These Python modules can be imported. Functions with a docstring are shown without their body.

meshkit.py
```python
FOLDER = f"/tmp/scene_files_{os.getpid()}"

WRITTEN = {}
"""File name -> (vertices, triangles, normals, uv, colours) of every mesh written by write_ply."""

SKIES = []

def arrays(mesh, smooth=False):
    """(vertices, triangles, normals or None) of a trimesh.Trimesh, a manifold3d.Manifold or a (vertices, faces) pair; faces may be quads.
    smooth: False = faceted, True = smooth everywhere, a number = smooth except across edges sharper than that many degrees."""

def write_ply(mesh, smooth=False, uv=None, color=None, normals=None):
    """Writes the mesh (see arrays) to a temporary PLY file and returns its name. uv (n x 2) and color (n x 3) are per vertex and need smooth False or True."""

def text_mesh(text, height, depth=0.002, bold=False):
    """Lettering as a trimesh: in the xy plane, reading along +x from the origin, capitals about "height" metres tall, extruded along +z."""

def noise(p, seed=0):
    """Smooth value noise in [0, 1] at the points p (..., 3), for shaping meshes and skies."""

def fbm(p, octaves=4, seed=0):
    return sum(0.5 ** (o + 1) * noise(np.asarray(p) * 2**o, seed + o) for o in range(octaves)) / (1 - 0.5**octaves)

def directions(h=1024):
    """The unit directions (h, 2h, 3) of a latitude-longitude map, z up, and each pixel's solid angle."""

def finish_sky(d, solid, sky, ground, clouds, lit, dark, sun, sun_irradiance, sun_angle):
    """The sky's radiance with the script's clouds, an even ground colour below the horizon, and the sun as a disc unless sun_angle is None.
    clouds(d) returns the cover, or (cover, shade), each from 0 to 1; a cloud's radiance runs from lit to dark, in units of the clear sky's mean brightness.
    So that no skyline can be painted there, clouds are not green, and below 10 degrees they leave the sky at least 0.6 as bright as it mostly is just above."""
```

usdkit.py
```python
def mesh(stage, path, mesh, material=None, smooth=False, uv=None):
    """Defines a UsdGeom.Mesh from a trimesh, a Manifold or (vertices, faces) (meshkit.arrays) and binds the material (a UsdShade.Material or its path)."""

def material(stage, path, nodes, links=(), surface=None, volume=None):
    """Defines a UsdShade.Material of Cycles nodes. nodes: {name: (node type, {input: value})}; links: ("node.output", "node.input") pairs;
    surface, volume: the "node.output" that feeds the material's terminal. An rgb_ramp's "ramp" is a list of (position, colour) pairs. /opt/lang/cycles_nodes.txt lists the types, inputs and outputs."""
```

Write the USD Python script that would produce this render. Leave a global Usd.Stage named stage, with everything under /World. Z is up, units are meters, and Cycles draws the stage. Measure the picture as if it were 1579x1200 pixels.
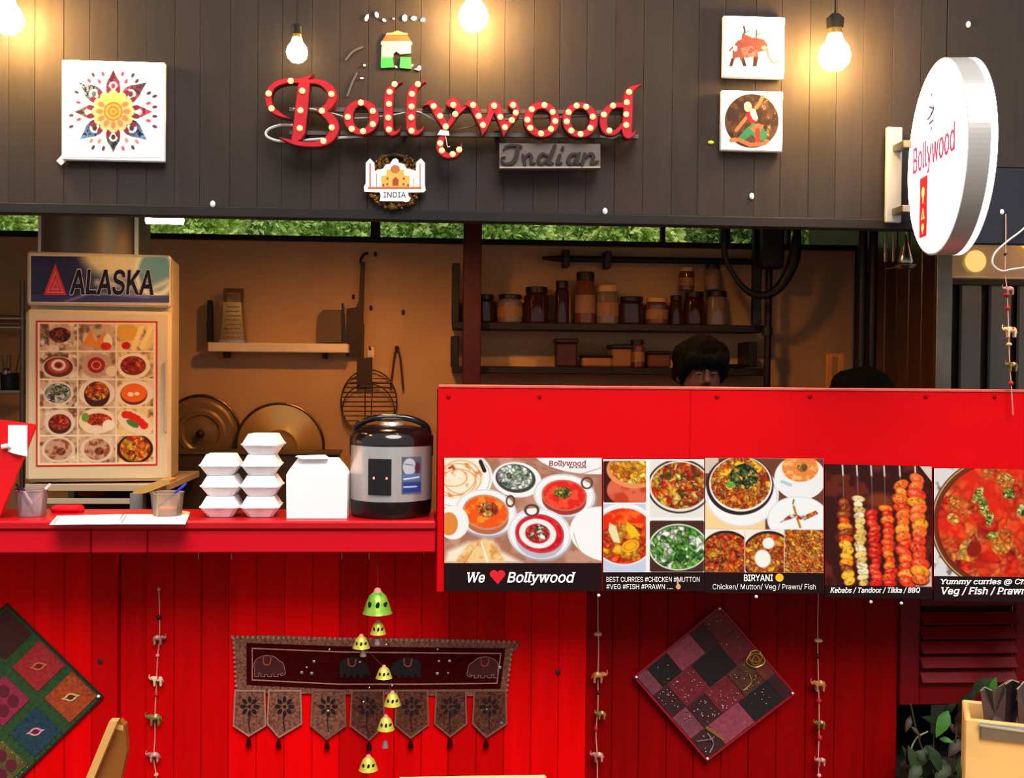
import math, numpy as np, trimesh, usdkit, meshkit
import shapely, shapely.geometry as sg, shapely.affinity as sa
import manifold3d as m3
from shapely.ops import unary_union
from scipy.spatial import cKDTree
from pxr import Usd, UsdGeom, UsdLux, UsdShade, Gf, Sdf, Vt

stage = Usd.Stage.CreateInMemory()
UsdGeom.SetStageUpAxis(stage, 'Z')
world = UsdGeom.Xform.Define(stage, '/World')
stage.SetDefaultPrim(world.GetPrim())

# ------------------------------------------------------------------ camera, sky, soft sun, exposure
F = 1700.0                                   # focal length for a picture 1579 wide
CAM = np.array([-0.2577, -3.78, 1.57])
YAW, PITCH, ROLL = math.radians(3.9), math.radians(1.0), math.radians(0.55)
fwd = np.array([math.sin(YAW) * math.cos(PITCH), math.cos(YAW) * math.cos(PITCH), -math.sin(PITCH)])
rt = np.array([math.cos(YAW), -math.sin(YAW), 0.0])
up = np.cross(rt, fwd)
rt, up = math.cos(ROLL) * rt + math.sin(ROLL) * up, -math.sin(ROLL) * rt + math.cos(ROLL) * up
cam = UsdGeom.Camera.Define(stage, '/World/camera')
mx = np.eye(4); mx[0, :3], mx[1, :3], mx[2, :3], mx[3, :3] = rt, up, -fwd, CAM
cam.AddTransformOp().Set(Gf.Matrix4d(*mx.ravel().tolist()))
cam.CreateHorizontalApertureAttr(36.0); cam.CreateVerticalApertureAttr(36.0 * 1200 / 1579)
cam.CreateFocalLengthAttr(F / 1579 * 36.0)
cam.CreateClippingRangeAttr((0.05, 500.0))
cam.CreateExposureAttr(0.0)
SKY, SUN = 0.17, 0.98
dome = UsdLux.DomeLight.Define(stage, '/World/sky_dome')
dome.CreateIntensityAttr(SKY); dome.CreateColorAttr(Gf.Vec3f(0.93, 0.97, 1.0))
sun = UsdLux.DistantLight.Define(stage, '/World/soft_sun')
sun.CreateIntensityAttr(SUN); sun.CreateAngleAttr(36.0); sun.CreateNormalizeAttr(True)
sun.CreateColorAttr(Gf.Vec3f(1.0, 0.97, 0.93))
sun.AddRotateXYZOp().Set(Gf.Vec3f(39.0, 0.0, 10.0))      # comes from in front and above

def P(px, py, Y):
    """The point of the plane y = Y that shows at pixel (px, py)."""
    px, py = np.asarray(px, float), np.asarray(py, float)
    d = fwd + rt * ((px - 789.5) / F)[..., None] - up * ((py - 600.0) / F)[..., None]
    return CAM + d * ((Y - CAM[1]) / d[..., 1])[..., None]
def S(Y): return F / (Y - CAM[1])             # pixels per metre there

# ------------------------------------------------------------------ materials
def lin(c):
    c = np.asarray(c, float) / 255.0
    return np.where(c < 0.04045, c / 12.92, ((c + 0.055) / 1.055) ** 2.4)
MATS = {}
def mat(name, rgb, rough=0.6, metal=0.0, var=0.0, scale=8.0, stretch=(1, 1, 1), bump=0.0, spec=0.3, emit=None, strength=0, other=None, **kw):
    """Procedural principled material; var mixes the colour with a darker (or OTHER) one by noise in object space, bump adds fine relief."""
    if name in MATS: return MATS[name]
    a = lin(rgb)
    n = {'p': ('principled_bsdf', dict(base_color=tuple(a), roughness=rough, metallic=metal, specular_ior_level=spec, **kw))}
    links = []
    if emit is not None:
        n['p'][1].update(emission_color=tuple(lin(emit)), emission_strength=strength)
    if var or bump:
        n['t'] = ('geometry', {})
        n['m'] = ('mapping', {'scale': tuple(float(s) for s in stretch)})
        n['n'] = ('noise_texture', {'scale': scale, 'detail': 5.0, 'roughness': 0.6})
        links += [('t.position', 'm.vector'), ('m.vector', 'n.vector')]
    if var:
        b = lin(other) if other is not None else a * (1 - var)
        n['r'] = ('rgb_ramp', {'ramp': [(0.3, tuple(b)), (0.7, tuple(a))]})
        links += [('n.fac', 'r.fac'), ('r.color', 'p.base_color')]
    if bump:
        n['b'] = ('bump', {'strength': 0.6, 'distance': bump})
        links += [('n.fac', 'b.height'), ('b.normal', 'p.normal')]
    MATS[name] = usdkit.material(stage, '/World/Looks/' + name, n, links, surface='p.BSDF')
    return MATS[name]
def glow(name, rgb, strength):
    if name not in MATS:
        MATS[name] = usdkit.material(stage, '/World/Looks/' + name, {'e': ('emission', dict(color=tuple(lin(rgb)), strength=strength))}, surface='e.emission')
    return MATS[name]
def printed(name, rough=0.5, emit=0.0):
    """Takes its flat print from the mesh's own colours."""
    if name not in MATS:
        n = {'a': ('attribute', {'attribute': 'displayColor'}), 'p': ('principled_bsdf', dict(roughness=rough, specular_ior_level=0.2))}
        l = [('a.color', 'p.base_color')]
        if emit: n['p'][1]['emission_strength'] = emit; l.append(('a.color', 'p.emission_color'))
        MATS[name] = usdkit.material(stage, '/World/Looks/' + name, n, l, surface='p.BSDF')
    return MATS[name]
def clear(name, rgb, trans=0.9, rough=0.05):
    if name not in MATS:
        MATS[name] = usdkit.material(stage, '/World/Looks/' + name, {
            'f': ('fresnel', {'IOR': 1.45}), 'g': ('glossy_bsdf', {'color': (0.9, 0.9, 0.9), 'roughness': rough}),
            't': ('transparent_bsdf', {'color': tuple(lin(rgb))}), 'd': ('diffuse_bsdf', {'color': tuple(lin(rgb))}),
            'a': ('mix_closure', {'fac': 1 - trans}), 'x': ('mix_closure', {})},
            [('t.BSDF', 'a.closure1'), ('d.BSDF', 'a.closure2'), ('a.closure', 'x.closure1'), ('g.BSDF', 'x.closure2'), ('f.fac', 'x.fac')], surface='x.closure')
    return MATS[name]

# ------------------------------------------------------------------ the scene tree
USED = {}
def numbered(parent, name):
    k = USED.get((parent, name), 0); USED[(parent, name)] = k + 1
    return f'{parent}/{name}' + (f'_{k:03d}' if k else '')
class Node:
    def __init__(s, path, org): s.path, s.org = path, np.asarray(org, float)
def data(path, **kw):
    p = stage.GetPrimAtPath(path)
    for k, v in kw.items():
        if v: p.SetCustomDataByKey(k, v)
def thing(name, label, cat, loc=(0, 0, 0), group=None, kind=None):
    """An Xform at the thing's base; its parts follow, given in world coordinates."""
    path = numbered('/World', name)
    UsdGeom.Xform.Define(stage, path).AddTranslateOp().Set(Gf.Vec3d(*map(float, loc)))
    data(path, label=label, category=cat, group=group, kind=kind)
    return Node(path, loc)
def part(T, name, mesh, m, smooth=False, label=None, kind=None, color=None):
    """One Mesh prim under T (a thing or a part)."""
    if isinstance(mesh, list): mesh = trimesh.util.concatenate(mesh)
    path = numbered(T.path, name)
    v, f, _ = meshkit.arrays(mesh)
    g = usdkit.mesh(stage, path, trimesh.Trimesh(v - T.org, f, process=False), m, smooth=smooth)
    if color is not None:
        pv = UsdGeom.PrimvarsAPI(g).CreatePrimvar('displayColor', Sdf.ValueTypeNames.Color3fArray, 'vertex')
        pv.Set(Vt.Vec3fArray.FromNumpy(np.asarray(color, np.float32)))
    data(path, label=label, kind=kind)
    return Node(path, T.org)
def single(name, mesh, m, label, cat, group=None, smooth=False, kind=None, color=None):
    """A thing that is one mesh: its origin is the middle of its base."""
    if isinstance(mesh, list): mesh = trimesh.util.concatenate(mesh)
    v = np.asarray(meshkit.arrays(mesh)[0]); lo, hi = v.min(0), v.max(0)
    org = np.array([(lo[0] + hi[0]) / 2, (lo[1] + hi[1]) / 2, lo[2]])
    n = part(Node('/World', org), name, mesh, m, smooth, color=color)
    UsdGeom.Xformable(stage.GetPrimAtPath(n.path)).AddTranslateOp().Set(Gf.Vec3d(*org.tolist()))
    data(n.path, label=label, category=cat, group=group, kind=kind)
    return n
def struct(name, mesh=None, m=None, label=None, smooth=False):
    if mesh is None:
        path = numbered('/World', name); UsdGeom.Xform.Define(stage, path); n = Node(path, (0, 0, 0))
    else:
        n = part(Node('/World', (0, 0, 0)), name, mesh, m, smooth)
    data(n.path, kind='structure', label=label)
    return n
def copy(src, loc, rot=(0, 0, 0), scale=1.0, label=None, cat=None, group=None):
    """A copy of a thing with all its parts, under the next number."""
    name = src.path.rsplit('/', 1)[1]
    path = numbered('/World', name)
    x = UsdGeom.Xform.Define(stage, path)
    x.GetPrim().GetReferences().AddInternalReference(src.path)
    x.ClearXformOpOrder()
    x.AddTranslateOp().Set(Gf.Vec3d(*map(float, loc))); x.AddRotateXYZOp().Set(Gf.Vec3f(*map(float, rot)))
    sc = (scale,) * 3 if np.ndim(scale) == 0 else scale
    x.AddScaleOp().Set(Gf.Vec3f(*map(float, sc)))
    x.GetPrim().SetInstanceable(True)
    data(path, label=label, category=cat, group=group)
    return Node(path, loc)

# ------------------------------------------------------------------ shapes
def box(x0, x1, y0, y1, z0, z1, b=0.003):
    """A box with chamfered edges."""
    lo, hi = np.minimum([x0, y0, z0], [x1, y1, z1]), np.maximum([x0, y0, z0], [x1, y1, z1])
    b = min(b, 0.45 * (hi - lo).min())
    if b <= 0: 
        m = trimesh.creation.box(hi - lo); m.apply_translation((lo + hi) / 2); return m
    pts = []
    for c in np.ndindex(2, 2, 2):
        for k in range(3):
            p = np.where(np.array(c), hi, lo).astype(float)
            for j in range(3):
                if j != k: p[j] += -b if c[j] else b
            pts.append(p)
    return trimesh.Trimesh(pts, trimesh.convex.convex_hull(np.array(pts)).faces, process=False) if False else trimesh.convex.convex_hull(np.array(pts))
def pbox(x0, y0, x1, y1, Y, depth, b=0.003):
    """A box whose front, in the plane y = Y, shows at those pixels."""
    a, c = P((x0 + x1) / 2, y0, Y), P((x0 + x1) / 2, y1, Y)
    l, r = P(x0, (y0 + y1) / 2, Y), P(x1, (y0 + y1) / 2, Y)
    return box(l[0], r[0], Y, Y + depth, c[2], a[2], b)
UPRIGHT = np.array([[1, 0, 0, 0], [0, 0, -1, 0], [0, 1, 0, 0], [0, 0, 0, 1.0]])
def plate(shape, y0, y1):
    """Extrudes a shapely outline in (x, z) from y0 (front) to y1."""
    out = []
    for g in getattr(shape, 'geoms', [shape]):
        if g.geom_type != 'Polygon' or g.area < 1e-9: continue
        m = trimesh.creation.extrude_polygon(g, abs(y1 - y0), engine='earcut')
        m.apply_transform(UPRIGHT); m.apply_translation([0, max(y0, y1), 0]); out.append(m)
    return trimesh.util.concatenate(out)
def to_xz(shape, Y):
    """A shapely outline given in pixels, turned into metres in the plane y = Y."""
    def f(c):
        q = P(c[:, 0], c[:, 1], Y); return np.stack([q[:, 0], q[:, 2]], 1)
    return shapely.transform(shape, f).buffer(0)
def traced(shape, Y, thick):
    """An outline traced in pixels: its front at y = Y, its own thickness behind that."""
    return plate(to_xz(shape, Y), Y, Y + thick)
def poly(*pts): return sg.Polygon(pts).buffer(0)
def curve(pts, n=8):
    """Catmull-Rom through points of any dimension."""
    p = np.asarray(pts, float); q = np.vstack([2 * p[0] - p[1], p, 2 * p[-1] - p[-2]]); out = []
    for i in range(1, len(q) - 2):
        t = np.linspace(0, 1, n, endpoint=False)[:, None]
        a, b, c, d = q[i - 1], q[i], q[i + 1], q[i + 2]
        out.append(0.5 * (2 * b + (c - a) * t + (2 * a - 5 * b + 4 * c - d) * t ** 2 + (3 * b - a - 3 * c + d) * t ** 3))
    return np.vstack(out + [p[-1:]])
def stroke(pts, n=6):
    """A brush stroke through (x, y, width)."""
    c = curve(pts, n); disc = [sg.Point(x, y).buffer(max(w, 1e-4) / 2, 8) for x, y, w in c]
    return unary_union([unary_union([a, b]).convex_hull for a, b in zip(disc, disc[1:])])
def ell(cx, cy, rx, ry, rot=0, n=12):
    return sa.rotate(sa.scale(sg.Point(cx, cy).buffer(1, n), rx, ry), rot)
def tube(pts, r, n=8, cap=True):
    """A round tube along points; r may vary."""
    p = np.asarray(pts, float); r = np.broadcast_to(np.asarray(r, float), len(p))
    t = np.gradient(p, axis=0); t /= np.maximum(np.linalg.norm(t, axis=1, keepdims=True), 1e-9)
    ref = np.array([0, 0, 1.0]) if abs(t[0][2]) < 0.9 else np.array([1.0, 0, 0])
    u = np.cross(t[0], ref); u /= np.linalg.norm(u); rings = []
    a = np.linspace(0, 2 * np.pi, n, endpoint=False)
    for k in range(len(p)):
        u = u - t[k] * (u @ t[k]); u /= np.linalg.norm(u); w = np.cross(t[k], u)
        rings.append(p[k] + r[k] * (np.cos(a)[:, None] * u + np.sin(a)[:, None] * w))
    v = np.vstack(rings + [p[:1], p[-1:]]); f = []; m = len(p)
    for k in range(m - 1):
        for j in range(n):
            a0, a1, b0, b1 = k * n + j, k * n + (j + 1) % n, (k + 1) * n + j, (k + 1) * n + (j + 1) % n
            f += [(a0, a1, b1), (a0, b1, b0)]
    for j in range(n):
        f += [(m * n, (j + 1) % n, j), (m * n + 1, (m - 1) * n + j, (m - 1) * n + (j + 1) % n)]
    return trimesh.Trimesh(v, f, process=False)
def lathe(prof, loc=(0, 0, 0), n=32, axis='z'):
    """Revolves (radius, height) points; axis 'y' lays the axis towards the viewer."""
    m = trimesh.creation.revolve(np.asarray(prof, float), sections=n)
    if m.volume < 0: m.invert()
    if axis == 'y': m.apply_transform(UPRIGHT)
    if axis == 'x': m.apply_transform(trimesh.transformations.rotation_matrix(np.pi / 2, [0, 1, 0]))
    m.apply_translation(loc); return m
def ball(c, r, sub=2):
    m = trimesh.creation.icosphere(sub, 1.0); m.apply_scale(r) if np.ndim(r) == 0 else m.apply_transform(np.diag([*r, 1.0])); m.apply_translation(c); return m
def turned(m, deg, axis, about):
    m = m.copy(); m.apply_transform(trimesh.transformations.rotation_matrix(math.radians(deg), axis, about)); return m
def flesh(bones, edge, smooth=10):
    """One continuous body: hulls of spheres along bones [((p, r), (q, s)), ...], joined and smoothed."""
    man = m3.Manifold()
    def sph(p, r): return m3.Manifold.sphere(float(r), 20).translate([float(x) for x in p])
    man = m3.Manifold.batch_boolean([m3.Manifold.batch_hull([sph(*e) for e in b]) for b in bones], m3.OpType.Add).refine_to_length(edge)
    g = man.to_mesh(); t = trimesh.Trimesh(g.vert_properties[:, :3], g.tri_verts, process=True)
    trimesh.smoothing.filter_taubin(t, iterations=smooth); return t

# ------------------------------------------------------------------ lettering
GLYPHS = {}
def outline(text, bold):
    """The lettering's outline as a shapely shape, capitals 1 high, baseline at 0."""
    if (text, bold) not in GLYPHS:
        m = meshkit.text_mesh(text, 1.0, depth=0.1, bold=bold)
        fr = m.triangles[m.face_normals[:, 2] > 0.9][:, :, :2]
        GLYPHS[(text, bold)] = unary_union([sg.Polygon(t).buffer(1e-4) for t in fr]).simplify(0.006)
    return GLYPHS[(text, bold)]
def slab(shape, levels=(0.0, 1.0), ext=0.09, th=0.1):
    """Adds slab serifs where straight stems meet the baseline or the top."""
    add = []
    for y in levels:
        for g in getattr(shape, 'geoms', [shape]):
            s = 1 if y < 0.3 else -1
            def cut(a, b):
                c = g.intersection(sg.box(-1e3, min(a, b), 1e3, max(a, b)))
                return [q.bounds for q in getattr(c, 'geoms', [c]) if not q.is_empty and q.area > 1e-5]
            for b in cut(y + s * 0.01, y + s * 0.03):
                near = [q for q in cut(y + s * 0.14, y + s * 0.16) if abs((q[0] + q[2]) / 2 - (b[0] + b[2]) / 2) < 0.12]
                past = [q for q in cut(y - s * 0.05, y - s * 0.03) if q[0] < b[2] and q[2] > b[0]]
                if b[2] - b[0] < 0.32 and near and not past and abs((near[0][2] - near[0][0]) - (b[2] - b[0])) < 0.07:
                    add.append(sg.box(b[0] - ext, y, b[2] + ext, y + s * th))
    return unary_union([shape] + add)
def text_px(text, x0, x1, base, cap, bold=False, italic=0.0, serif=False, levels=(0.0, 0.55, 0.75, 1.0), tilt=0.0):
    """Lettering as a pixel outline from x0 to x1 on the baseline BASE with capitals CAP high (y down)."""
    s = outline(text, bold)
    if serif: s = slab(s, levels)
    if italic: s = sa.skew(s, xs=math.degrees(math.atan(italic)), origin=(0, 0))
    b = s.bounds; kx = (x1 - x0) / (b[2] - b[0])
    return sa.affine_transform(s, [kx, 0, tilt * kx, -cap, x0 - b[0] * kx, base - tilt * kx * b[0]])

# ------------------------------------------------------------------ flat print: colours carried by a fine grid
class Pic:
    def __init__(s, x0, y0, x1, y1, step=1.0, base=(255, 255, 255)):
        s.nx, s.ny = int(round((x1 - x0) / step)) + 1, int(round((y1 - y0) / step)) + 1
        s.X, s.Y = np.meshgrid(np.linspace(x0, x1, s.nx), np.linspace(y0, y1, s.ny))
        s.C = np.ones((s.ny, s.nx, 3)) * np.asarray(base, float); s.step = step
    def put(s, a, c): s.C = s.C * (1 - a[..., None]) + np.asarray(c, float) * a[..., None]
    def d_ell(s, cx, cy, rx, ry, rot=0):
        t = math.radians(rot); dx, dy = s.X - cx, s.Y - cy
        u, v = dx * math.cos(t) + dy * math.sin(t), -dx * math.sin(t) + dy * math.cos(t)
        return (np.sqrt((u / rx) ** 2 + (v / ry) ** 2) - 1) * min(rx, ry)
    def soft(s, d, w=None): w = w or 1.2 * s.step; return np.clip(0.5 - d / w, 0, 1)
    def ell(s, cx, cy, rx, ry, c=None, rot=0, w=None):
        a = s.soft(s.d_ell(cx, cy, rx, ry, rot), w)
        if c is not None: s.put(a, c)
        return a
    def ring(s, cx, cy, rx, ry, wd, c, rot=0): s.put(s.soft(np.abs(s.d_ell(cx, cy, rx, ry, rot)) - wd / 2), c)
    def d_seg(s, pts):
        d = np.full(s.X.shape, 1e9)
        for (ax, ay), (bx, by) in zip(pts, pts[1:]):
            ex, ey = bx - ax, by - ay; t = np.clip(((s.X - ax) * ex + (s.Y - ay) * ey) / max(ex * ex + ey * ey, 1e-9), 0, 1)
            d = np.minimum(d, np.hypot(s.X - ax - t * ex, s.Y - ay - t * ey))
        return d
    def line(s, pts, wd, c): s.put(s.soft(s.d_seg(pts) - wd / 2), c)
    def poly(s, pts, c=None, w=None):
        ins = np.zeros(s.X.shape, bool); p = list(pts)
        for (ax, ay), (bx, by) in zip(p, p[1:] + p[:1]):
            ins ^= ((ay > s.Y) != (by > s.Y)) & (s.X < (bx - ax) * (s.Y - ay) / ((by - ay) or 1e-9) + ax)
        d = s.d_seg(p + p[:1]); a = s.soft(np.where(ins, -d, d), w)
        if c is not None: s.put(a, c)
        return a
    def rect(s, x0, y0, x1, y1, c=None, r=0):
        d = np.maximum(np.maximum(x0 + r - s.X, s.X - x1 + r), np.maximum(y0 + r - s.Y, s.Y - y1 + r))
        q = np.hypot(np.maximum(np.maximum(x0 + r - s.X, s.X - x1 + r), 0), np.maximum(np.maximum(y0 + r - s.Y, s.Y - y1 + r), 0))
        a = s.soft(np.where(d > 0, q, d) - r)
        if c is not None: s.put(a, c)
        return a
    def noise(s, size, seed): return meshkit.fbm(np.stack([s.X / size, s.Y / size, 0 * s.X + seed * 7.3], -1), 3, seed)
    def chunks(s, a, palette, size, seed, stretch=2.0, dark=0.62, gloss=0.3, deep=True):
        """Fills the mask with lumps of food of a few colours, each with its printed outline and shine."""
        if a.max() <= 0: return
        r = np.random.default_rng(seed); ys, xs = np.nonzero(a > 0.01)
        x0, x1, y0, y1 = s.X[0, xs.min()], s.X[0, xs.max()], s.Y[ys.min(), 0], s.Y[ys.max(), 0]
        n = max(4, int((x1 - x0 + 2 * size) * (y1 - y0 + 2 * size) / size ** 2 * 1.25))
        pts = np.stack([r.uniform(x0 - size, x1 + size, n), r.uniform(y0 - size, y1 + size, n)], 1)
        wob = (s.noise(size * 1.2, seed) - 0.5) * size * 1.5
        q = np.stack([s.X[ys, xs] + wob[ys, xs], s.Y[ys, xs] + wob[ys, xs] * 0.7], 1)
        ang = r.uniform(0, np.pi, n); d, i = cKDTree(pts).query(q, k=min(6, n))
        dx, dy = q[:, None, 0] - pts[i, 0], q[:, None, 1] - pts[i, 1]; an = ang[i]
        dd = np.hypot((dx * np.cos(an) + dy * np.sin(an)) / stretch, -dx * np.sin(an) + dy * np.cos(an))
        o = np.argsort(dd, 1); d1, d2 = np.take_along_axis(dd, o[:, :1], 1)[:, 0], np.take_along_axis(dd, o[:, 1:2], 1)[:, 0]
        who = np.take_along_axis(i, o[:, :1], 1)[:, 0]
        pal = np.asarray(palette, float)[r.integers(0, len(palette), n)] * r.uniform(0.85, 1.12, n)[:, None]
        c = pal[who]; e = np.clip((d2 - d1) / (0.4 * size), 0, 1)[:, None]
        c = c * (dark + (1 - dark) * e); h = np.clip(1 - d1 / (0.3 * size), 0, 1)[:, None] * gloss
        c = (c * (1 - h) + np.array([255, 240, 205]) * h) * (0.72 + 0.56 * s.noise(2.6, seed + 3)[ys, xs])[:, None]
        al = a[ys, xs][:, None]; s.C[ys, xs] = s.C[ys, xs] * (1 - al) + np.clip(c, 0, 255) * al
        if deep and size > 5: s.chunks(a * np.clip((s.noise(size * 1.1, seed + 40) - 0.5) * 9, 0, 1), palette, size * 0.55, seed + 77, stretch, dark, gloss, False)
    def speck(s, a, c, size, seed, amount=0.5): s.put(a * np.clip((s.noise(size, seed) - 1 + amount) * 8, 0, 1), c)
    def mesh(s, at, gain=1.0, sat=1.0):
        """(mesh, colours): the grid laid out by at(X, Y) -> points, facing the viewer."""
        v = at(s.X, s.Y).reshape(-1, 3); i = np.arange(s.nx * s.ny).reshape(s.ny, s.nx)
        a, b, c, d = i[:-1, :-1].ravel(), i[:-1, 1:].ravel(), i[1:, 1:].ravel(), i[1:, :-1].ravel()
        f = np.vstack([np.stack([a, c, b], 1), np.stack([a, d, c], 1)])
        c = s.C.mean(-1, keepdims=True) + (s.C - s.C.mean(-1, keepdims=True)) * sat
        return trimesh.Trimesh(v, f, process=False), lin(np.clip(c, 0, 255)).reshape(-1, 3) * gain
def flat(Y): return lambda x, y: P(x, y, Y)
# ================================================================== materials of the place
RED, RED2, RED3 = (mat('red_paint', (234, 0, 3), 0.55, var=0.25, scale=3, stretch=(6, 6, 0.6), spec=0.06),
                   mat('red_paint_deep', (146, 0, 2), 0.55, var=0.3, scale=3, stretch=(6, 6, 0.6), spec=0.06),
                   mat('red_paint_bright', (240, 0, 3), 0.5, var=0.12, scale=3, stretch=(6, 6, 0.6), spec=0.06))
REDM = mat('red_paint_mid', (206, 0, 3), 0.55, var=0.25, scale=3, stretch=(6, 6, 0.6), spec=0.06)
FAS = [mat('black_stain', (60, 50, 47), 0.75, var=0.22, scale=4, stretch=(6, 6, 0.9), bump=0.001, spec=0.2),
       mat('black_stain_warm', (61, 50, 46), 0.75, var=0.22, scale=4, stretch=(6, 6, 0.9), bump=0.001, spec=0.2),
       mat('black_stain_cool', (60, 51, 50), 0.75, var=0.22, scale=4, stretch=(6, 6, 0.9), bump=0.001, spec=0.2),
       mat('black_stain_dark', (56, 48, 45), 0.75, var=0.22, scale=4, stretch=(6, 6, 0.9), bump=0.001, spec=0.2)]
NAVY = mat('navy_panel', (34, 36, 48), 0.6, var=0.3, scale=3)
TRIM = mat('dark_trim', (34, 29, 28), 0.7, var=0.3, scale=4)
PLASTER = mat('plaster', (204, 160, 116), 0.9, var=0.16, scale=2.5, bump=0.002, spec=0.1)
DARKWOOD = mat('dark_wood', (48, 26, 16), 0.45, var=0.5, scale=4, stretch=(8, 8, 0.6))
BROWNWALL = mat('brown_panel', (74, 42, 22), 0.3, var=0.5, scale=3, stretch=(8, 8, 0.5), spec=0.5)
CONCRETE = mat('concrete', (84, 80, 76), 0.9, var=0.25, scale=3, bump=0.003)
CEIL = mat('ceiling_paint', (70, 62, 52), 0.9)
BLACK = mat('black_metal', (18, 16, 16), 0.5, spec=0.4)
STEEL = mat('steel', (190, 188, 184), 0.28, 1.0, var=0.15, scale=20, stretch=(1, 1, 0.05))
DULLSTEEL = mat('dull_steel', (150, 142, 130), 0.45, 1.0, var=0.25, scale=9)
WHITE = mat('white_board', (250, 249, 246), 0.5, var=0.02, scale=4)
WHITEPL = mat('white_plastic', (238, 238, 238), 0.4)
PRINT, LETTER = printed('print'), mat('white_ink', (250, 248, 244), 0.6)
BLACKINK = mat('black_ink', (14, 8, 9), 0.5)

# ================================================================== the setting
struct('floor', box(-7, 7, -9, 9, -0.06, 0.0, 0), CONCRETE)
rng = np.random.default_rng(4)
# the black boarded fascia above the counter: every board a part
fas = struct('wall_fascia', label='black stained board fascia above the serving counter')
FX = lambda px: float(P(px, 200, 0.0)[0])
seams = np.arange(-330, 1480, 42.6)
seams = seams + rng.uniform(-3, 3, len(seams))
zb = lambda px: float(P(px, 333, 0.0)[2])
for a, b in zip(seams, seams[1:]):
    part(fas, 'plank', box(FX(a) + 0.0003, FX(b) - 0.0003, rng.uniform(-0.0009, 0.0), 0.03, 2.11, 3.3, 0.0012), FAS[rng.integers(0, 4)])
part(fas, 'panel', box(FX(seams[-1]) + 0.002, FX(2000), 0.0, 0.03, 2.30, 3.3, 0.003), FAS[3])
part(fas, 'panel', box(FX(seams[-1]) + 0.002, FX(2000), -0.006, 0.03, 2.03, 2.298, 0.003), NAVY)
part(fas, 'bottom_batten', box(FX(-330), FX(1478), -0.004, 0.05, 2.074, 2.111, 0.004), TRIM)
part(fas, 'screw', [ball((FX(x), -0.003, P(x, y, 0)[2]), (0.009, 0.006, 0.012), 1) for x, y in ((329, 315), (934, 326), (1160, 303), (1490, 38), (1546, 327))], WHITEPL, kind='stuff')
# roof, ceiling, walls
struct('ceiling', box(-3.6, 3.6, 0.03, 2.6, 2.62, 2.7, 0), CEIL)
XL, XR, XB = -2.75, 1.874, float(P(1316, 480, 1.8)[0])
bz = 2.202
struct('wall_back', box(XL, XB, 1.8, 1.9, 0.0, bz, 0.004), PLASTER)
tr = struct('trim_1', label='black window rail and mullions above the back wall')
part(tr, 'rail', box(XL, XB, 1.77, 1.93, bz, bz + 0.025, 0.004), TRIM)
for px, w in ((579, 0.045), (1022, 0.02), (1118, 0.045), (1215, 0.02), (-150, 0.05), (300 - 620, 0.04)):
    x = P(px, 355, 1.8)[0]
    part(tr, 'mullion', box(x - w / 2, x + w / 2, 1.78, 1.83, bz + 0.025, 2.62, 0.003), TRIM)
struct('wall_left', box(XL - 0.08, XL, 0.05, 2.6, 0, 2.62, 0), PLASTER)
wr = struct('wall_right', label='dark brown panelled side wall of the kitchen')
ys = np.linspace(1.8, 0.86, 8)
for k, (a, b) in enumerate(zip(ys, ys[1:])):
    part(wr, 'board', box(XB, XB + 0.03, b + 0.004, a - 0.004, 0, 2.62, 0.004), BROWNWALL if k > 1 else DARKWOOD)
part(wr, 'backing', box(XB + 0.03, XB + 0.06, 0.86, 2.6, 0, 2.62, 0), DARKWOOD)
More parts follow.
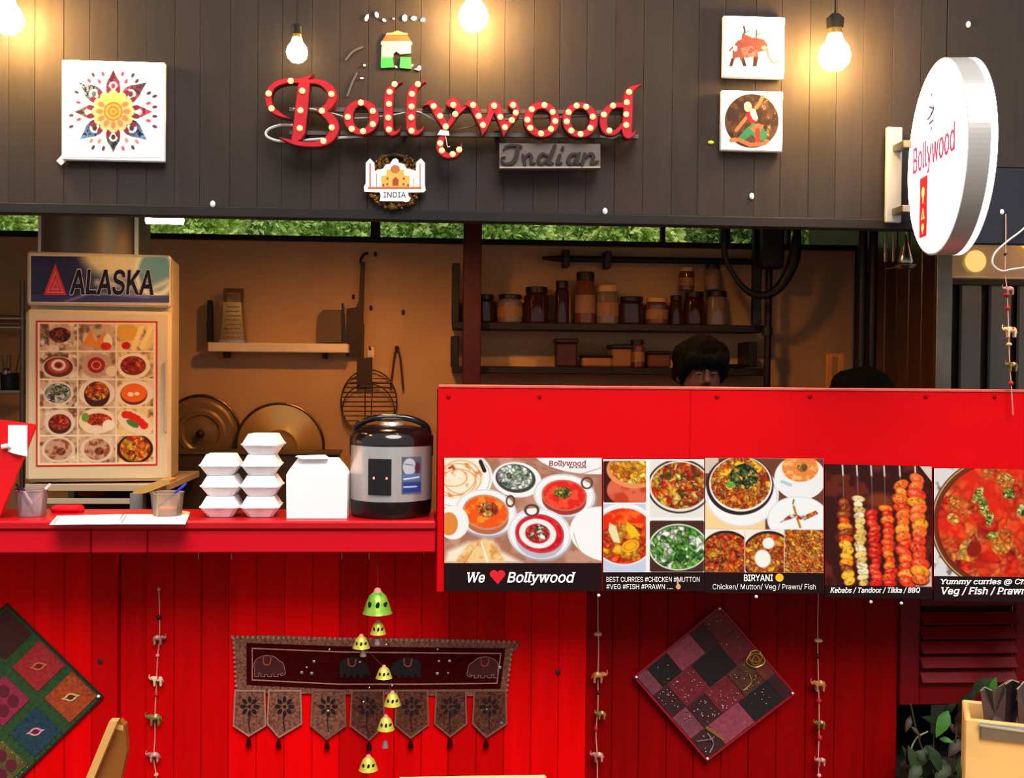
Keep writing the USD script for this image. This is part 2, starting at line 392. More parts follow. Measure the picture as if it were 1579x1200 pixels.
part(wr, 'corner_strip', box(XB - 0.004, XB + 0.064, 0.835, 0.86, 0, 2.62, 0.003), DULLSTEEL)
struct('wall_rear', box(XL, XB, 2.52, 2.6, 0, 1.2, 0), CONCRETE)
# the red boarded front under the counter
wf = struct('wall_front', label='red painted vertical boards under the counter')
FY = 0.31                                                      # the front boards stand back under the counter
sx = [-260, -215, -172, -130, -88, -45, -3, 53, 99, 141, 181, 225, 268, 310, 352, 395, 438, 481, 523, 566, 608, 650, 692, 735, 777, 819, 861, 904, 945, 987, 1030, 1072, 1115, 1157, 1200, 1245, 1290, 1337, 1387]
for a, b in zip(sx, sx[1:]):
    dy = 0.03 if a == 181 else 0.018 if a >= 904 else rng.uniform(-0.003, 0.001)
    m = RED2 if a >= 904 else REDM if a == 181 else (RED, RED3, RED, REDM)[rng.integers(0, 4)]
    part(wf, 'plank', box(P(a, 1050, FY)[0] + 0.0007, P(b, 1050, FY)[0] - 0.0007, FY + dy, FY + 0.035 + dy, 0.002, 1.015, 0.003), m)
part(wf, 'rear_frame', box(P(-260, 1050, FY)[0], P(1386, 1050, FY)[0], FY + 0.075, FY + 0.1, 0.0, 1.015, 0), DARKWOOD)
part(fas, 'backing', box(FX(-330), FX(2000), 0.032, 0.06, 2.115, 3.3, 0), TRIM)
# ================================================================== counter and raised screen
SCR = mat('red_screen', (220, 0, 12), 0.5, var=0.08, scale=3, spec=0.1)
APR = mat('red_apron', (214, 3, 26), 0.5, var=0.1, scale=3, stretch=(0.7, 6, 6), spec=0.2)
APR2 = mat('red_apron_worn', (222, 6, 32), 0.55, var=0.12, scale=3, stretch=(0.7, 6, 6), spec=0.2)
TOP = mat('red_worktop', (196, 4, 24), 0.35, var=0.15, scale=4, spec=0.4)
PX = lambda px, py=820, Y=0.0: float(P(px, py, Y)[0])
PZ = lambda px, py, Y=0.0: float(P(px, py, Y)[2])
CT = 1.05                                                      # worktop height
ct = thing('serving_counter', 'red painted serving counter top with deep front apron, food boxes standing on it', 'counter', (PX(340), 0.3, CT - 0.1))
part(ct, 'worktop', box(PX(-300), PX(672), -0.012, 0.31, CT - 0.03, CT, 0.006), TOP)
ab = PZ(340, 853)
for a, b, m in ((-300, 140, APR), (140, 227, APR2), (227, 672, APR)):
    part(ct, 'apron_board', box(PX(a) + 0.0015, PX(b) - 0.0015, 0.0 if m is APR else -0.001, 0.03, ab, CT - 0.031, 0.004), m)
for x in (305, 356, 527, 569, 654):
    part(ct, 'nail', [tube([(PX(x), 0.012, ab + 0.002), (PX(x), 0.014, ab - 0.012 - 0.006 * (x % 3))], 0.0016, 6)], DULLSTEEL)
sc = thing('counter_screen', 'bright red raised board screen that carries the row of food posters', 'screen', (PX(1250), 0.0, 0.79))
s0, s1, s2 = PX(674), PX(1062), PX(1820)
zt, zbm = 1.505, 0.805
part(sc, 'board', box(s0, s1 - 0.0003, 0.0, 0.035, zbm, zt, 0.0015), SCR)
part(sc, 'board', box(s1 + 0.0003, s2, 0.0003, 0.0353, zbm, zt, 0.0015), SCR)
part(sc, 'end_board', box(s0 - 0.004, s0 + 0.022, 0.037, 0.31, CT + 0.001, zt, 0.004), RED2)
part(sc, 'top_cap', box(s0, s2, -0.003, 0.05, zt + 0.0005, zt + 0.012, 0.003), mat('pale_edge', (226, 96, 84), 0.4, var=0.3, scale=14))
for x in (690, 830, 1103, 1246, 1424, 1530):
    part(sc, 'screw', [ball((PX(x), 0.0, PZ(x, 612)), (0.008, 0.005, 0.008), 1)], RED2)
part(sc, 'shelf', box(s0 + 0.03, s2, 0.04, 0.31, CT - 0.03, CT, 0.004), DARKWOOD)
part(sc, 'post', [box(PX(x) - 0.03, PX(x) + 0.03, 0.04, 0.1, 0.0, CT, 0.003) for x in (1620, 1790)], DARKWOOD, kind='stuff')
for x, y in ((924, 918), (1167, 920), (1344, 928), (1391, 930)):
    single('nail', ball((PX(x), -0.003, PZ(x, y)), (0.006, 0.005, 0.006), 1), WHITEPL, f'small pale nail head under the {dict(((924, "gap between the first and second posters"), (1167, "biryani poster"), (1344, "kebab poster, left one of two"), (1391, "kebab poster, right one of two")))[x]}', 'nail', 'nails below the posters')

# ------------------------------------------------------------------ food posters
BLK = (26, 6, 8)
def poster(x0, y0, x1, y1, pic, label, texts, tilt=0.0):
    cx, cz = PX((x0 + x1) / 2, (y0 + y1) / 2), PZ((x0 + x1) / 2, y1)
    T = thing('food_poster', label, 'poster', (cx, -0.006, cz), 'food posters on the red screen')
    Y = -0.009
    m, c = pic.mesh(flat(Y), 0.86, 1.18)
    q = poly((x0, y0), (x1, y0), (x1, y1), (x0, y1))
    if tilt:
        f = lambda x, y: P(x, y + (x - x0) * tilt, Y)
        m, c = pic.mesh(f, 0.86, 1.18); q = poly((x0, y0), (x1, y0 + (x1 - x0) * tilt), (x1, y1 + (x1 - x0) * tilt), (x0, y1))
    part(T, 'backing_board', traced(q, -0.0085, 0.0075), BLACKINK)
    part(T, 'print', m, PRINT, color=c)
    for shape, mm in texts: part(T, 'lettering', traced(shape, -0.0105, 0.0012), mm)
    return T
def bowl(p, cx, cy, rx, ry, plate_, rim, food, rot=0, side=None):
    """A printed dish: plate, bowl, rim and its filling."""
    if plate_: p.ell(cx + 2, cy + 3, rx * plate_, ry * plate_ * 1.02, (176, 170, 180), rot, 4); p.ell(cx, cy, rx * plate_, ry * plate_, (250, 249, 250), rot); p.ring(cx, cy, rx * plate_ * .96, ry * plate_ * .96, 1.2, (215, 210, 218), rot)
    if side: p.ell(cx, cy + ry * .28, rx * .98, ry * .98, side, rot)
    p.ell(cx, cy, rx, ry, rim, rot); a = p.ell(cx, cy, rx * .92, ry * .9, None, rot); food(a); return a
SPICE = [(214, 92, 22), (232, 140, 30), (186, 48, 18), (240, 186, 60), (120, 40, 14), (226, 112, 40)]
BIRY = [(226, 120, 30), (240, 176, 54), (200, 72, 20), (150, 46, 16), (236, 150, 70), (180, 90, 30)]
REDS = [(206, 30, 20), (226, 60, 28), (176, 18, 14), (236, 110, 50), (214, 44, 30)]
GRN = [(70, 150, 40), (110, 190, 60), (40, 96, 26), (235, 246, 220), (250, 252, 240), (150, 210, 110)]

# poster 1
p = Pic(685, 706, 928, 868, 0.9, (166, 118, 96))
p.speck(p.rect(685, 706, 928, 868), (196, 150, 130), 26, 2, 0.55)
p.ell(706, 740, 54, 44, (252, 250, 248), -12); p.ring(706, 740, 50, 40, 1.5, (214, 196, 180), -12)
a = p.ell(704, 736, 42, 33, (250, 238, 214), -12)
for k, (x, y, rx, ry) in enumerate(((700, 740, 34, 24), (706, 744, 28, 20), (698, 736, 22, 14), (712, 736, 30, 26))): p.ring(x, y, rx, ry, 1.6, (222, 172, 120), -14 + 8 * k)
p.speck(a, (214, 140, 80), 9, 5, 0.42)
p.line([(693, 722), (698, 719), (700, 723)], 4, (170, 84, 50)); p.line([(741, 712), (747, 726)], 6, (40, 26, 30)); p.line([(744, 709), (750, 722)], 2, (230, 220, 220))
p.ell(797, 740, 38, 27, (250, 250, 252), 8); p.ell(795, 738, 31, 22, (70, 62, 58), 8); a = p.ell(794, 736, 27, 19, None, 8)
p.chunks(a, [(246, 250, 244), (236, 244, 234), (150, 168, 140), (250, 252, 250), (92, 112, 78)], 7, 11, 1.6, 0.5)
p.ell(905, 704, 80, 27, (250, 248, 248), 4); p.line([(822, 712), (860, 728), (890, 733), (926, 722)], 1.2, (170, 150, 150))
bowl(p, 870, 764, 35, 24, 1.36, (196, 110, 92), lambda a: (p.put(a, (214, 44, 34)), p.speck(a, (232, 86, 60), 8, 7, 0.5)), 6, (150, 60, 50))
p.chunks(p.ell(868, 760, 14, 9), [(226, 190, 60), (70, 40, 20), (110, 120, 40), (240, 150, 110)], 6, 3); p.ring(905, 745, 8, 8, 3, (90, 64, 60)); p.ell(905, 748, 5, 4, (250, 246, 240))
bowl(p, 749, 790, 36, 27, 1.32, (200, 150, 120), lambda a: (p.put(a, (226, 92, 30)), p.speck(a, (244, 150, 60), 10, 9, 0.5)), 8, (176, 110, 80))
p.chunks(p.ell(752, 786, 17, 12), [(228, 100, 36), (200, 60, 20), (245, 180, 90), (140, 60, 20)], 8, 5); p.ring(787, 773, 6, 8, 2.5, (90, 60, 50))
p.ell(699, 806, 24, 26, (250, 248, 246)); p.ell(692, 808, 14, 18, (216, 140, 70))
bowl(p, 832, 823, 38, 30, 1.3, (190, 70, 76), lambda a: (p.put(a, (190, 20, 38)), p.speck(a, (214, 50, 60), 8, 3, 0.5)), 10, (196, 190, 204))
p.ring(829, 823, 24, 19, 7.5, (252, 244, 240), 10); p.chunks(p.ell(829, 822, 17, 13), [(190, 24, 26), (220, 60, 40), (60, 60, 20), (250, 240, 230), (150, 30, 20)], 8, 8)
p.ring(820, 787, 10, 8, 3, (80, 56, 50)); p.ell(820, 789, 7, 5, (250, 248, 248))
p.ell(936, 824, 58, 42, (253, 252, 252), 12); p.line([(884, 822), (892, 846), (908, 866)], 1, (176, 160, 150))
p.poly([(685, 868), (690, 850), (722, 836), (760, 834), (772, 850), (806, 868)], (250, 236, 214), 8); a = p.poly([(700, 868), (722, 842), (748, 830), (766, 844), (778, 868)], (242, 206, 150), 6)
p.speck(a, (212, 150, 86), 10, 4, 0.5); p.line([(742, 836), (752, 866)], 3, (255, 240, 210)); p.line([(728, 850), (716, 868)], 2, (200, 140, 80))
p.speck(p.rect(685, 706, 928, 868), (255, 255, 255), 30, 9, 0.25)
base = Pic(685, 868, 928, 912, 3, BLK)
def merge(p, x0, x1, y1, c=BLK):
    """Extends the print below by a plain dark strip."""
    k = int(round((y1 - p.Y[-1, 0]) / p.step)); 
    p.C = np.vstack([p.C, np.ones((k, p.nx, 3)) * np.asarray(c, float)]); p.X = np.vstack([p.X, np.repeat(p.X[:1], k, 0)])
    p.Y = np.vstack([p.Y, p.Y[-1, 0] + p.step * np.arange(1, k + 1)[:, None] + 0 * p.X[:k]]); p.ny += k
merge(p, 685, 928, 912)
HEART = mat('red_heart', (226, 24, 44), 0.5); MAROONINK = mat('maroon_ink', (140, 34, 40), 0.6); GOLDINK = mat('gold_ink', (250, 190, 40), 0.5); SKININK = mat('tan_ink', (224, 160, 110), 0.5)
heart = unary_union([ell(761.5, 885.5, 6.2, 6), ell(773, 885.5, 6.2, 6), poly((756, 888), (778.6, 888), (767.5, 901.5))])
poster(685, 706, 928, 912, p, 'poster of white bowls of red curry and naan reading We love Bollywood', [
    (text_px('We', 720, 748, 898, 15, True, 0.22, True), LETTER), (heart, HEART), (text_px('Bollywood', 782, 888, 898, 15.5, True, 0.22, True), LETTER),
    (text_px('Bollywood', 847, 904, 718, 7.5, False, 0.05, True), MAROONINK), (text_px('Bar & Café', 878, 904, 721.5, 2.6), MAROONINK)])
# poster 2
p = Pic(930, 708, 1086, 882, 0.9, (250, 248, 246))
def window(p, x0, y0, x1, y1, r=3):
    return p.rect(x0, y0, x1, y1, None, r)
a = window(p, 930, 711, 996, 775); p.put(a, (60, 18, 16)); 
b = a * p.ell(974, 756, 38, 26); p.put(b, (186, 66, 44)); p.speck(b, (214, 110, 84), 16, 3, 0.5)
b = a * p.ell(975, 727, 40, 26, None, 8); p.put(b, (226, 150, 100)); b = a * p.ell(976, 724, 36, 22, None, 8); p.chunks(b, [(240, 150, 30), (248, 190, 60), (220, 110, 20), (250, 210, 110)], 9, 21, 1.5)
a = window(p, 930, 777, 996, 882); p.put(a, (206, 214, 236)); b = a * p.ell(962, 824, 52, 48); p.put(b, (250, 248, 244)); b = a * p.ell(962, 827, 47, 43); p.put(b, (214, 52, 20)); p.speck(b, (240, 110, 40), 12, 6, 0.5)
p.chunks(b * p.ell(962, 838, 42, 30), [(226, 70, 24), (240, 170, 40), (200, 40, 16), (240, 120, 40)], 16, 4, 1.6)
p.put(a * p.poly([(940, 806), (950, 812), (957, 838), (946, 836), (938, 818)], None), (240, 226, 180)); p.put(a * p.poly([(966, 804), (978, 812), (988, 826), (974, 830), (966, 818)], None), (246, 190, 40)); p.put(a * p.ell(972, 842, 14, 9, None, -20), (246, 176, 40)); p.ring(972, 842, 10, 6, 1, (190, 110, 20), -20)
a = window(p, 1002, 711, 1086, 798); p.put(a, (236, 232, 226)); b = a * p.ell(1048, 750, 50, 42); p.put(b, (60, 54, 48)); b = a * p.ell(1048, 750, 47, 39); p.put(b, (240, 230, 220)); b = a * p.ell(1048, 749, 44, 36); p.chunks(b, [(226, 120, 24), (240, 180, 60), (200, 50, 20), (214, 40, 24), (110, 60, 20), (246, 206, 110)], 10, 31, 2.2)
b = a * p.ell(1050, 736, 30, 9); p.speck(b, (60, 60, 20), 6, 8, 0.5)
a = window(p, 1002, 803, 1086, 882); p.put(a, (70, 40, 30)); b = a * p.ell(1046, 844, 46, 36); p.put(b, (222, 236, 214)); p.put(a * p.soft(np.abs(p.d_ell(1046, 844, 42, 33)) - 1), (70, 100, 60)); b = a * p.ell(1046, 845, 43, 33); p.chunks(b, GRN, 10, 17, 1.7, 0.5)
for x in (935, 1081): pass
merge(p, 930, 1086, 912)
poster(930, 708, 1086, 912, p, 'poster of four curry dishes, one green, reading BEST CURRIES', [
    (text_px('BEST CURRIES #CHICKEN #MUTTON', 935, 1079, 897.5, 7.6), LETTER), (text_px('#VEG #FISH #PRAWN ....', 935, 1037, 908.5, 7.4), LETTER),
    (unary_union([ell(1046, 905, 3.6, 4.2), sg.box(1043.8, 897.5, 1046.4, 905)]), SKININK)])
# poster 3
p = Pic(1087, 706, 1270, 882, 0.9, (250, 248, 246))
a = p.rect(1087, 706, 1270, 816); p.put(a, (110, 64, 50)); p.put(a * p.rect(1087, 706, 1108, 730), (214, 196, 184)); p.put(a * p.rect(1087, 775, 1180, 816), (246, 214, 160)); 
b = a * p.ell(1144, 762, 57, 50); p.put(b, (252, 250, 250)); p.ring(1144, 765, 54, 46, 1.2, (214, 208, 212)); b = a * p.ell(1141, 748, 52, 46); p.put(b, (44, 30, 30)); b = a * p.ell(1142, 746, 48.5, 42.5); p.put(b, (250, 244, 240)); b = a * p.ell(1142, 745, 46, 40); p.chunks(b, BIRY, 7, 41, 1.8)
b = b * p.ell(1142, 720, 34, 14); p.speck(b, (244, 196, 60), 6, 2, 0.5); p.chunks(p.ell(1147, 735, 22, 20), [(30, 50, 14), (56, 80, 24), (20, 30, 10), (120, 150, 60), (236, 170, 90)], 7, 9, 1.8); p.chunks(p.ell(1126, 747, 6, 5), [(90, 190, 60), (130, 220, 90)], 4, 2)
b = a * p.ell(1234, 736, 40, 34); p.put(b, (250, 249, 250)); b = a * p.ell(1234, 722, 31, 21); p.put(b, (250, 246, 240)); b = a * p.ell(1234, 720, 28, 22); p.put(b, (232, 140, 76)); p.speck(b, (244, 190, 120), 7, 12, 0.55); p.chunks(p.ell(1237, 720, 8, 7), [(120, 110, 50), (230, 150, 80)], 4, 3); p.line([(1206, 742), (1219, 747)], 5, (196, 210, 222))
b = a * p.ell(1231, 800, 48, 36); p.put(b, (252, 252, 253)); p.ring(1231, 800, 47, 35, 1, (220, 220, 226))
p.line([(1224, 770), (1223, 776)], 2.4, (120, 120, 30)); p.line([(1224, 780), (1228, 794), (1234, 812)], 3.4, (190, 120, 40)); p.chunks(p.poly([(1202, 806), (1218, 792), (1240, 794), (1258, 786), (1262, 791), (1240, 802), (1224, 798), (1206, 804)]), [(200, 40, 24), (226, 110, 40), (250, 240, 230)], 5, 7)
for x0, x1, sd in ((1087, 1148, 51), (1149, 1209, 52), (1210, 1270, 53)):
    a = p.rect(x0, 816 if sd == 53 else 818, x1, 882); p.put(a, (248, 240, 228) if sd < 53 else (200, 90, 40))
    if sd < 53: b = a * p.ell((x0 + x1) / 2 + (2 if sd == 51 else 6), 858, 42, 40); p.put(b, (40, 24, 22)); b = a * p.ell((x0 + x1) / 2 + (2 if sd == 51 else 6), 858, 39, 36); 
    else: b = a
    p.chunks(b, BIRY if sd > 51 else SPICE + REDS[:2], 8 if sd < 53 else 6, sd, 1.8)
p.ell(1185, 837, 9.5, 9, (252, 248, 240)); p.ell(1176, 861, 12.5, 14, (252, 248, 240), -12); p.ring(1185, 837, 9.5, 9, 1, (190, 150, 120)); p.ring(1176, 861, 12.5, 14, 1, (190, 150, 120), -12)
p.line([(1148.5, 818), (1148.5, 882)], 1.2, (226, 200, 180)); p.line([(1209.5, 816), (1209.5, 882)], 1.2, (226, 200, 180))
merge(p, 1087, 1270, 914)
poster(1087, 706, 1270, 914, p, 'poster of rice dishes with two white eggs reading BIRYANI', [
    (text_px('BIRYANI', 1147, 1192, 896, 9.5, True), LETTER), (ell(1202, 891, 6.3, 6.3), GOLDINK), (text_px('Chicken/ Mutton/ Veg / Prawn/ Fish', 1099, 1258, 909, 8), LETTER)], 0.008)
# poster 4: kebabs on skewers
p = Pic(1272, 716, 1437, 902, 0.9, (52, 14, 10))
p.speck(p.rect(1272, 716, 1437, 902), (96, 34, 18), 18, 3, 0.5); p.ell(1356, 770, 20, 12, (120, 52, 26), 0, 8)
p.poly([(1418, 716), (1437, 716), (1437, 740)], (220, 210, 200)); p.poly([(1400, 902), (1437, 870), (1437, 902)], (214, 208, 206), 3); p.line([(1420, 890), (1432, 884)], 3, (150, 140, 140))
for x0, y0, x1, y1, w, pal, sd in ((1301, 770, 1309, 900, 8.5, [(236, 150, 30), (220, 70, 20), (246, 190, 60), (140, 60, 20)], 1), (1323, 764, 1330, 902, 8, [(246, 226, 170), (250, 240, 200), (226, 190, 110), (240, 210, 130)], 2), (1345, 786, 1352, 902, 8, [(206, 30, 20), (226, 60, 40), (190, 24, 18)], 3), (1365, 778, 1374, 902, 8.5, [(226, 70, 24), (210, 36, 24), (240, 120, 40)], 4), (1389, 740, 1397, 900, 11, [(236, 110, 40), (226, 70, 36), (244, 150, 60)], 5), (1413, 730, 1420, 896, 11.5, [(246, 150, 40), (240, 110, 50), (226, 70, 40)], 6)):
    p.line([(x0 - 2, 717), (x0 - 1, 733)], 2.4, (226, 220, 214)); p.line([(x0 - 1, 733), (x0, y0)], 1.4, (110, 96, 90))
    n = int((y1 - y0) / (w * 1.02)); r = np.random.default_rng(sd)
    for k in range(n):
        t = (k + 0.5) / n; x, y = x0 + (x1 - x0) * t + r.uniform(-1, 1), y0 + (y1 - y0) * t; c = np.array(pal[r.integers(0, len(pal))], float)
        rx = w * r.uniform(0.85, 1.3); ry = w * r.uniform(0.6, 0.85); ro = r.uniform(-30, 30); x += r.uniform(-2, 2)
        p.ell(x, y + 1.6, rx + 1, ry + 1, (84, 20, 10), ro, 2.5); p.ell(x, y, rx, ry, c, ro, 2); p.ell(x - rx * .25, y - ry * .3, rx * .45, ry * .35, c * .55 + np.array([255, 225, 170]) * .45, ro, 3); p.speck(p.ell(x, y, rx, ry, None, ro), c * .72, 3, sd * 9 + k, 0.45)
merge(p, 1272, 1437, 921)
poster(1272, 716, 1437, 921, p, 'poster of six loaded skewers reading Kebabs, Tandoor, Tikka, BBQ', [(text_px('Kebabs / Tandoor / Tikka / BBQ', 1280, 1419, 914, 7.6, True, 0.22, True), LETTER)], 0.02)
# poster 5: big pan of curry, runs on past the frame
p = Pic(1440, 722, 1640, 888, 0.9, (226, 222, 220))
p.speck(p.rect(1440, 722, 1640, 888), (120, 116, 118), 12, 3, 0.4)
p.ell(1545, 806, 110, 104, (96, 54, 30)); p.ring(1545, 806, 107, 101, 2, (206, 160, 110)); a = p.ell(1545, 806, 100, 94, (206, 40, 18)); p.speck(a, (232, 84, 40), 22, 5, 0.5)
p.chunks(a * np.clip(p.noise(30, 8) * 3.2 - 1.0, 0, 1), [(214, 60, 24), (230, 110, 50), (190, 30, 14), (240, 160, 70), (222, 80, 40)], 18, 61, 1.4)
p.ring(1545, 806, 100, 94, 2.5, (120, 30, 12))
for x, y, rx, ry in ((1494, 848, 15, 18), (1470, 800, 10, 8), (1545, 835, 16, 20), (1470, 775, 8, 12), (1550, 740, 14, 12), (1600, 800, 18, 14)): p.chunks(p.ell(x, y, rx, ry, None, 20), [(240, 150, 60), (226, 110, 40), (236, 180, 90)], 10, int(x), 1.3)
p.ell(1502, 846, 11, 13, (130, 30, 14), 20, 3)
for x, y, rx, ry, ro in ((1517, 780, 7, 16, -14), (1526, 800, 5, 12, 20), (1508, 762, 6, 14, 30), (1556, 760, 10, 8, 0), (1576, 785, 8, 10, 0), (1530, 825, 9, 6, 0)): p.chunks(p.ell(x, y, rx, ry, None, ro), [(120, 140, 40), (190, 190, 80), (60, 80, 20), (240, 220, 150)], 6, int(y), 1.5)
merge(p, 1440, 1640, 927)
poster(1440, 722, 1640, 927, p, 'poster of one big pan of red curry reading Veg, Fish, Prawns', [
    (text_px('Yummy curries @ Chicken', 1450, 1615, 901, 7.8, True, 0.2, True), LETTER), (text_px('Veg / Fish / Prawns', 1451, 1592, 916.5, 10.5, True, 0.2, True), LETTER)], 0.012)

# ================================================================== the lit word sign
MRED = mat('sign_red', (206, 24, 40), 0.4, var=0.12, scale=8, spec=0.4)
MSIDE = mat('sign_side', (120, 8, 14), 0.5)
MBULB = mat('sign_bulb', (250, 214, 150), 0.4, emit=(255, 214, 140), strength=0.75)
A = lambda x, y: (400 + x / 4.934, 100 + y / 4.934)
B = lambda x, y: (690 + x / 4.934, 120 + y / 4.934)
def st(M, *pts): return stroke([(*M(x, y), w / 4.934) for x, y, w in pts])
def el(M, cx, cy, ro, rx, ry, rot=0): return ell(*M(cx, cy), ro / 4.934, ro / 4.934).difference(ell(*M(cx, cy), rx / 4.934, ry / 4.934, rot))
U = unary_union
letters = [
    (U([poly(*[A(*q) for q in ((290, 155), (300, 120), (390, 120), (385, 160), (372, 330), (350, 520), (312, 578), (240, 575), (255, 460), (272, 300))]),
        st(A, (235, 408, 8), (160, 380, 34), (88, 325, 52), (68, 230, 54), (112, 155, 50), (210, 120, 44), (300, 120, 40), (360, 100, 32), (412, 70, 5)),
        st(A, (370, 125, 34), (460, 132, 48), (530, 175, 72), (556, 240, 74), (530, 305, 64), (475, 345, 52), (440, 352, 20)),
        st(A, (455, 345, 40), (535, 400, 72), (572, 470, 76), (545, 545, 72), (480, 592, 58), (380, 605, 44), (280, 595, 40), (200, 570, 26), (150, 548, 5))]),
     A, ((238, 122), (70, 218), (92, 332), (326, 198), (312, 347), (307, 482), (547, 222), (475, 350), (550, 477), (487, 580))),
    (el(A, 775, 398, 138, 60, 86), A, ((772, 288), (862, 352), (862, 452), (788, 505), (702, 487), (672, 397))),
    (st(A, (1088, 127, 5), (1040, 147, 28), (1000, 182, 60), (983, 240, 74), (980, 400, 74), (986, 490, 72), (1020, 520, 40), (1058, 502, 22), (1075, 463, 4)), A, ((1028, 147), (990, 205), (985, 298), (980, 402), (985, 492))),
    (st(A, (1265, 125, 5), (1215, 147, 28), (1175, 182, 64), (1157, 240, 80), (1152, 400, 80), (1158, 488, 76), (1195, 515, 42), (1238, 492, 22), (1254, 458, 4)), A, ((1205, 147), (1160, 222), (1157, 318), (1155, 400), (1157, 502))),
    (U([st(A, (1242, 315, 6), (1285, 292, 30), (1308, 290, 55), (1335, 325, 70), (1372, 395, 66), (1412, 465, 50), (1418, 500, 30)),
        st(A, (1578, 308, 20), (1540, 338, 34), (1500, 365, 50), (1455, 435, 44), (1405, 505, 34)), st(A, (1450, 292, 66), (1482, 288, 76), (1512, 330, 56)),
        st(A, (1414, 480, 44), (1396, 540, 54), (1374, 600, 60), (1382, 655, 58), (1430, 690, 46), (1490, 685, 40), (1528, 645, 28), (1540, 592, 4))]),
     A, ((1325, 315), (1375, 390), (1475, 305), (1490, 375), (1418, 470), (1375, 597), (1388, 652), (1470, 680), (1520, 645))),
    (U([st(B, (120, 222, 6), (160, 200, 44), (195, 208, 70), (235, 290, 66), (268, 370, 54), (264, 440, 6)), st(B, (264, 440, 6), (285, 370, 52), (325, 280, 50), (345, 215, 70), (372, 225, 72), (402, 300, 62), (430, 380, 54), (426, 446, 6)),
        st(B, (426, 446, 6), (450, 375, 44), (500, 310, 48), (530, 250, 52), (500, 205, 74), (490, 195, 60))]),
     B, ((195, 208), (237, 292), (270, 360), (355, 214), (402, 298), (437, 377), (490, 323), (520, 265), (500, 208))),
    (el(B, 717, 318, 138, 68, 80), B, ((738, 208), (800, 260), (820, 330), (787, 390), (712, 424), (630, 382), (608, 320), (642, 240))),
    (el(B, 1010, 320, 138, 70, 84), B, ((983, 212), (1055, 220), (1105, 296), (1087, 382), (1012, 428), (942, 402), (908, 333), (922, 262))),
    (U([st(B, (1345, 208, 44), (1265, 210, 50), (1205, 262, 62), (1186, 340, 62), (1212, 408, 54), (1275, 415, 40), (1340, 350, 34)),
        st(B, (1492, 46, 4), (1430, 68, 32), (1384, 110, 66), (1376, 200, 76), (1372, 300, 78), (1366, 400, 80), (1378, 440, 50), (1420, 420, 24), (1442, 388, 4))]),
     B, ((1382, 108), (1365, 187), (1360, 278), (1360, 360), (1260, 212), (1190, 280), (1232, 402))),
]
YS = -0.085
sign = thing('word_sign', 'red lit word sign reading Bollywood with small bulbs set in its letters', 'sign', (PX(700, 200), -0.04, PZ(700, 240)))
for shape, M, bulbs in letters:
    body = to_xz(shape, YS)
    L = part(sign, 'letter', plate(body.buffer(-0.0025), YS, YS + 0.004), MRED)
    part(L, 'letter_side', plate(body, YS + 0.002, YS + 0.035), MSIDE)
    for x, y in bulbs:
        c = P(*M(x, y), YS)
        part(L, 'bulb', ball(c + [0, 0.001, 0], (0.0102, 0.009, 0.0102), 2), MBULB, smooth=True)
RAIL = mat('grey_rail', (110, 98, 90), 0.4, 0.6); WIRE = mat('white_wire', (226, 220, 214), 0.4)
for y0, y1, x0, x1 in ((204, 210, 446, 985), (168, 173, 446, 960)):
    part(sign, 'rail', traced(poly((x0, y0 - 3), (x1, y1 - 3), (x1, y1 + 3.4), (x0, y0 + 3.4)), YS + 0.038, 0.015), RAIL)
for x, y in ((470, 207), (620, 207), (760, 208), (900, 209), (970, 209)): part(sign, 'wall_bracket', box(PX(x) - .01, PX(x) + .01, YS + 0.05, 0.0, PZ(x, y) - .008, PZ(x, y) + .008, .002), BLACK)
W3 = lambda pts, Y: curve([P(x, y, Y) for x, y in pts], 6)
part(sign, 'wire', tube(W3([(452, 193), (432, 193), (415, 199), (410, 207), (418, 214), (440, 218), (500, 214), (560, 210)], YS + 0.03), 0.0045, 6), WIRE)
part(sign, 'wire', tube(W3([(452, 168), (480, 168), (510, 174), (545, 182), (600, 178), (640, 172), (665, 182), (690, 196)], YS + 0.028), 0.0025, 6), WIRE)
part(sign, 'wire', tube(W3([(672, 204), (720, 197), (760, 186), (800, 184), (850, 182), (900, 180), (950, 176)], YS + 0.028), 0.0025, 6), RAIL)
part(sign, 'wire', tube(W3([(925, 210), (945, 212), (955, 208), (962, 212)], YS + 0.03), 0.004, 6), WIRE)
part(sign, 'wire', tube(W3([(686, 205), (688, 215), (690, 226), (694, 226)], YS - 0.002), 0.0015, 6), WIRE)
part(sign, 'tape', traced(poly((674, 208), (679, 200), (692, 202), (693, 209)), YS - 0.004, 0.004), WHITEPL)
